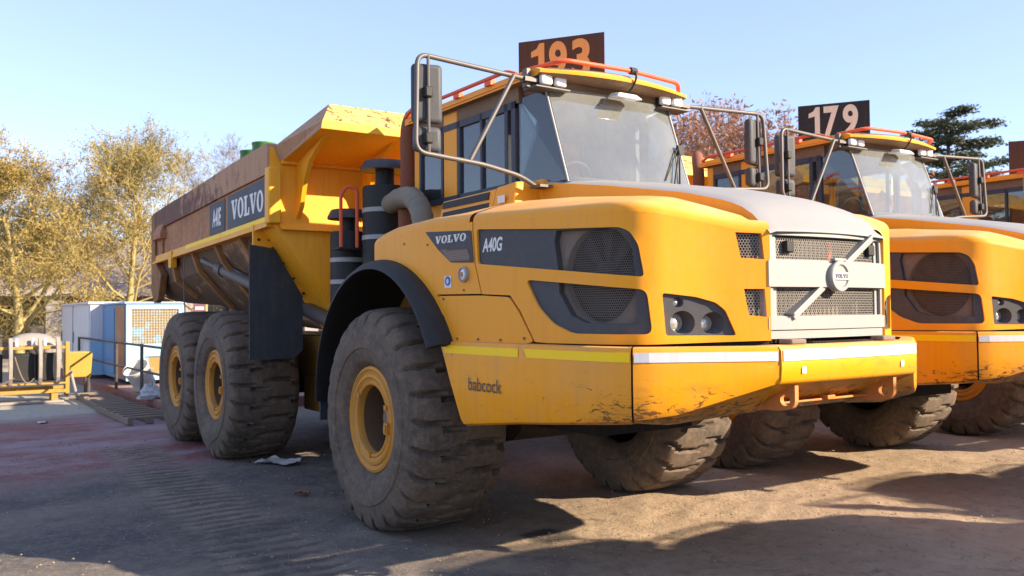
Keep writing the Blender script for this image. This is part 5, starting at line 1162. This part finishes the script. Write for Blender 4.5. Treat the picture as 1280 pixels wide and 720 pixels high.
def leaves(r, tips, per, size, spread, flat=0.0):
    vs, fs = [], []
    for a, b in tips:
        for k in range(per):
            c = a.lerp(b, r.uniform(.1, 1.15)) + rvec(r) * spread * r.random(); u = rvec(r); 
            if flat: u.z *= (1 - flat); u.normalize()
            w = u.cross(rvec(r)).normalized(); 
            if flat: w.z *= (1 - flat)
            s = size * r.uniform(.6, 1.3); i = len(vs); vs += [c - u * s, c + w * s * .3, c + u * s, c - w * s * .3]; fs.append((i, i + 1, i + 2, i + 3))
    m_ = MB(); m_.add(vs, fs); return m_
def twig_mesh(r, tips, per):
    tw = MB()
    for a, b in tips:
        for k in range(per):
            c = a.lerp(b, r.random()); d = ((b - a).normalized() + rvec(r) * .8).normalized(); L_ = r.uniform(.25, .6); w = rvec(r).cross(d).normalized() * .008; tw.add([c - w, c + w, c + d * L_], [(0, 1, 2)])
    return tw
def tree(name, label, loc, h, rad, kids, per, size, leafm, barkm, seed, group, trunk_frac=.35, wob=.28, up=.06, shrink=.62, lean=(0, 0), spread=.35, forks=5, low=0):
    r = random.Random(seed); T = empty(name, loc); tag(T, label, 'tree', group); mb = MB(); tips = []
    pts = []; q = Vector((0, 0, -.2)); n = 8
    for k in range(n + 1): t = k / n; pts.append(Vector((lean[0] * t * t + .12 * noise.noise(Vector((seed, t * 3, 0))), lean[1] * t * t + .12 * noise.noise(Vector((seed, t * 3, 9))), h * .82 * t - .1)))
    mb.tube(pts, [rad * (1 - .75 * k / n) * (1.25 if k == 0 else 1) for k in range(n + 1)], 9, caps=False)
    for k in range(forks):
        t = trunk_frac + (1 - trunk_frac) * (k + .5 * r.random()) / forks; i = min(n - 1, int(t * n)); b = pts[i].lerp(pts[i + 1], t * n - i); a = 2.4 * k + r.uniform(-.5, .5)
        el = r.uniform(.15, .55) + .6 * t; d = Vector((cos(a) * cos(el), sin(a) * cos(el), sin(el))); grow(r, mb, tips, b, d, h * (.52 - .26 * t) * r.uniform(.85, 1.15), rad * (.5 - .3 * t), 1, len(kids), kids, wob, up, shrink)
    zm = max(v[2] for v in mb.v); k_ = h / zm; kx = .5 + .5 * k_
    mb.v = [(x * kx, y * kx, z * k_) for x, y, z in mb.v]; tips = [tuple(Vector((p.x * kx, p.y * kx, p.z * k_)) for p in t) for t in tips]
    mb.build('trunk', M[barkm], T, 60, recalc=False)
    if leafm:
        leaves(r, tips, per, size, spread).build('crown', M[leafm], T, 0, recalc=False); twig_mesh(r, tips, 4).build('twigs', M[barkm], T, 0, recalc=False)
    else:
        twig_mesh(r, tips, per).build('crown', M[barkm], T, 0, recalc=False)
    return T
FT = 'yellow-leaved trees before the office building'
tree('fever_tree', 'bushy mustard-leaved tree rising behind the claw frame', (-25.3, -1.9, 0), 7.7, .20, [0, 5, 6, 4], 24, .055, 'leaf_mustard', 'bark_yellow', 11, FT, .22, .30, .05, .62, (.2, -.6), .42, 11)
tree('fever_tree', 'bushy yellow-olive tree behind the claw frame, left of the others', (-30.0, -4.6, 0), 7.9, .20, [0, 5, 6, 4], 22, .06, 'leaf_mustard', 'bark_yellow', 17, FT, .22, .30, .05, .62, (0, 0), .45, 10)
tree('fever_tree', 'tall airy yellow-barked tree rising behind the blue cabinet', (-25.0, 1.15, 0), 8.4, .17, [0, 5, 6, 4], 13, .05, 'leaf_olive', 'bark_yellow', 23, FT, .25, .24, .16, .60, (.2, .5), .40, 11)
tree('fever_tree', 'smaller thin-crowned tree between the tail of the truck and the tall tree', (-30.5, 5.2, 0), 7.4, .15, [0, 5, 4, 4], 12, .055, 'leaf_mustard', 'bark_yellow', 31, FT, .25, .26, .10, .60, (0, .3), .42, 9)
BT = 'leafless trees in the distance'
for k, (x, y, h, sd) in enumerate(((-42, 9.6, 11.4, 41), (-47, 14.0, 12.6, 43), (-46, 2.0, 10.0, 47), (-50, -5.0, 10.5, 53))):
    tree('bare_tree', ('grey leafless tree showing above the load bed of the near truck', 'grey leafless tree farther back above the load bed', 'grey leafless tree behind the roof of the office building', 'grey leafless tree behind the left end of the office roof')[k], (x, y, 0), h, .17, [0, 5, 5, 4], 8, 0, None, 'bark_grey', sd, BT, .25, .2, .14, .62, (0, 0), .3, 9)
RTG = 'russet-leaved trees behind the trucks'
for k, (x, y, h, sd) in enumerate(((-25.4, 27.4, 12.6, 61), (-24.8, 31.6, 13.4, 63), (-24.2, 35.6, 13.2, 67), (-30, 48.0, 11.5, 71), (-28, 56, 10.8, 73))):
    tree('russet_tree', ('russet-leaved tree beside the cab of the 193 truck', 'russet-leaved tree behind the raised mirror of the 193 truck', 'russet-leaved tree behind the 179 board', 'russet-leaved tree left of the cedar foot', 'russet-leaved tree right at the cedar foot')[k], (x, y, 0), h, .2, [0, 5, 5, 4], 6, .15, 'leaf_red', 'bark_grey', sd, RTG, .2, .24, .1, .62, (0, 0), .5, 10)
# cedar with flat tiers
def cedar(loc, h, seed):
    r = random.Random(seed); T = empty('cedar_tree', loc); tag(T, 'dark green cedar with flat spreading tiers behind the trucks', 'tree'); mb = MB(); vs, fs = [], []
    pts = [Vector((.25 * noise.noise(Vector((k * .4, seed, 0))), .25 * noise.noise(Vector((k * .4, seed, 7))), h * .96 * k / 10)) for k in range(11)]; mb.tube(pts, [.42 * (1 - .85 * k / 10) for k in range(11)], 9, caps=False)
    nb = 40
    for k in range(nb):
        t = .42 + .56 * (k / nb); a = 2.39996 * k + r.uniform(-.4, .4); i = min(9, int(t * 10)); b = pts[i].lerp(pts[i + 1], t * 10 - i)
        L_ = h * .36 * (1.02 - .62 * max(0, (t - .55) / .45)) * r.uniform(.6, 1.15); d = Vector((cos(a), sin(a), r.uniform(.05, .35)))
        q = [b + d * L_ * s - Vector((0, 0, .10 * L_ * s * s)) for s in (0, .25, .5, .75, 1)]; mb.tube(q, [.10, .08, .06, .04, .015], 5, caps=False)
        perp = Vector((-sin(a), cos(a), 0))
        for s in range(44):
            u = r.uniform(.25, 1.05); c0 = b + d * L_ * u - Vector((0, 0, .10 * L_ * u * u)); c0 = c0 + perp * r.uniform(-1, 1) * L_ * .30 * (1.1 - abs(u - .65)) + Vector((0, 0, r.uniform(-.05, .22)))
            for w in range(16):
                c = c0 + Vector((r.gauss(0, .26), r.gauss(0, .26), r.gauss(0, .07))); e1 = rvec(r); e1.z *= .4; e1.normalize(); e2 = e1.cross(rvec(r)).normalized(); sz = r.uniform(.08, .17); n = len(vs); vs += [c - e1 * sz, c + e2 * sz * .4, c + e1 * sz, c - e2 * sz * .4]; fs.append((n, n + 1, n + 2, n + 3))
    mb.build('trunk', M['bark_dark'], T, 60, recalc=False); MB().add(vs, fs).build('crown', M['leaf_cedar'], T, 0, recalc=False)
cedar((-26.1, 53.5, 0), 15.6, 5)
# distant wooded rise closing the yard
hz = MB(); rows = []
for k in range(60):
    a = radians(60 + 150 * k / 59); d = 150; x, y = 6 + d * cos(a), -4 + d * sin(a); hh = 4.5 + 2.0 * noise.noise(Vector((k * .35, 0, 0)))
    rows.append([(x, y, -1), (x, y, hh * .6), (x + 8 * cos(a), y + 8 * sin(a), hh), (x + 40 * cos(a), y + 40 * sin(a), hh * 1.1)])
hz.grid(rows); tag(hz.build('wooded_hill', worn('far_wood', (.055, .062, .055), .95, .4, dustcol=(.09, .09, .08)), None, 60), kind='structure')
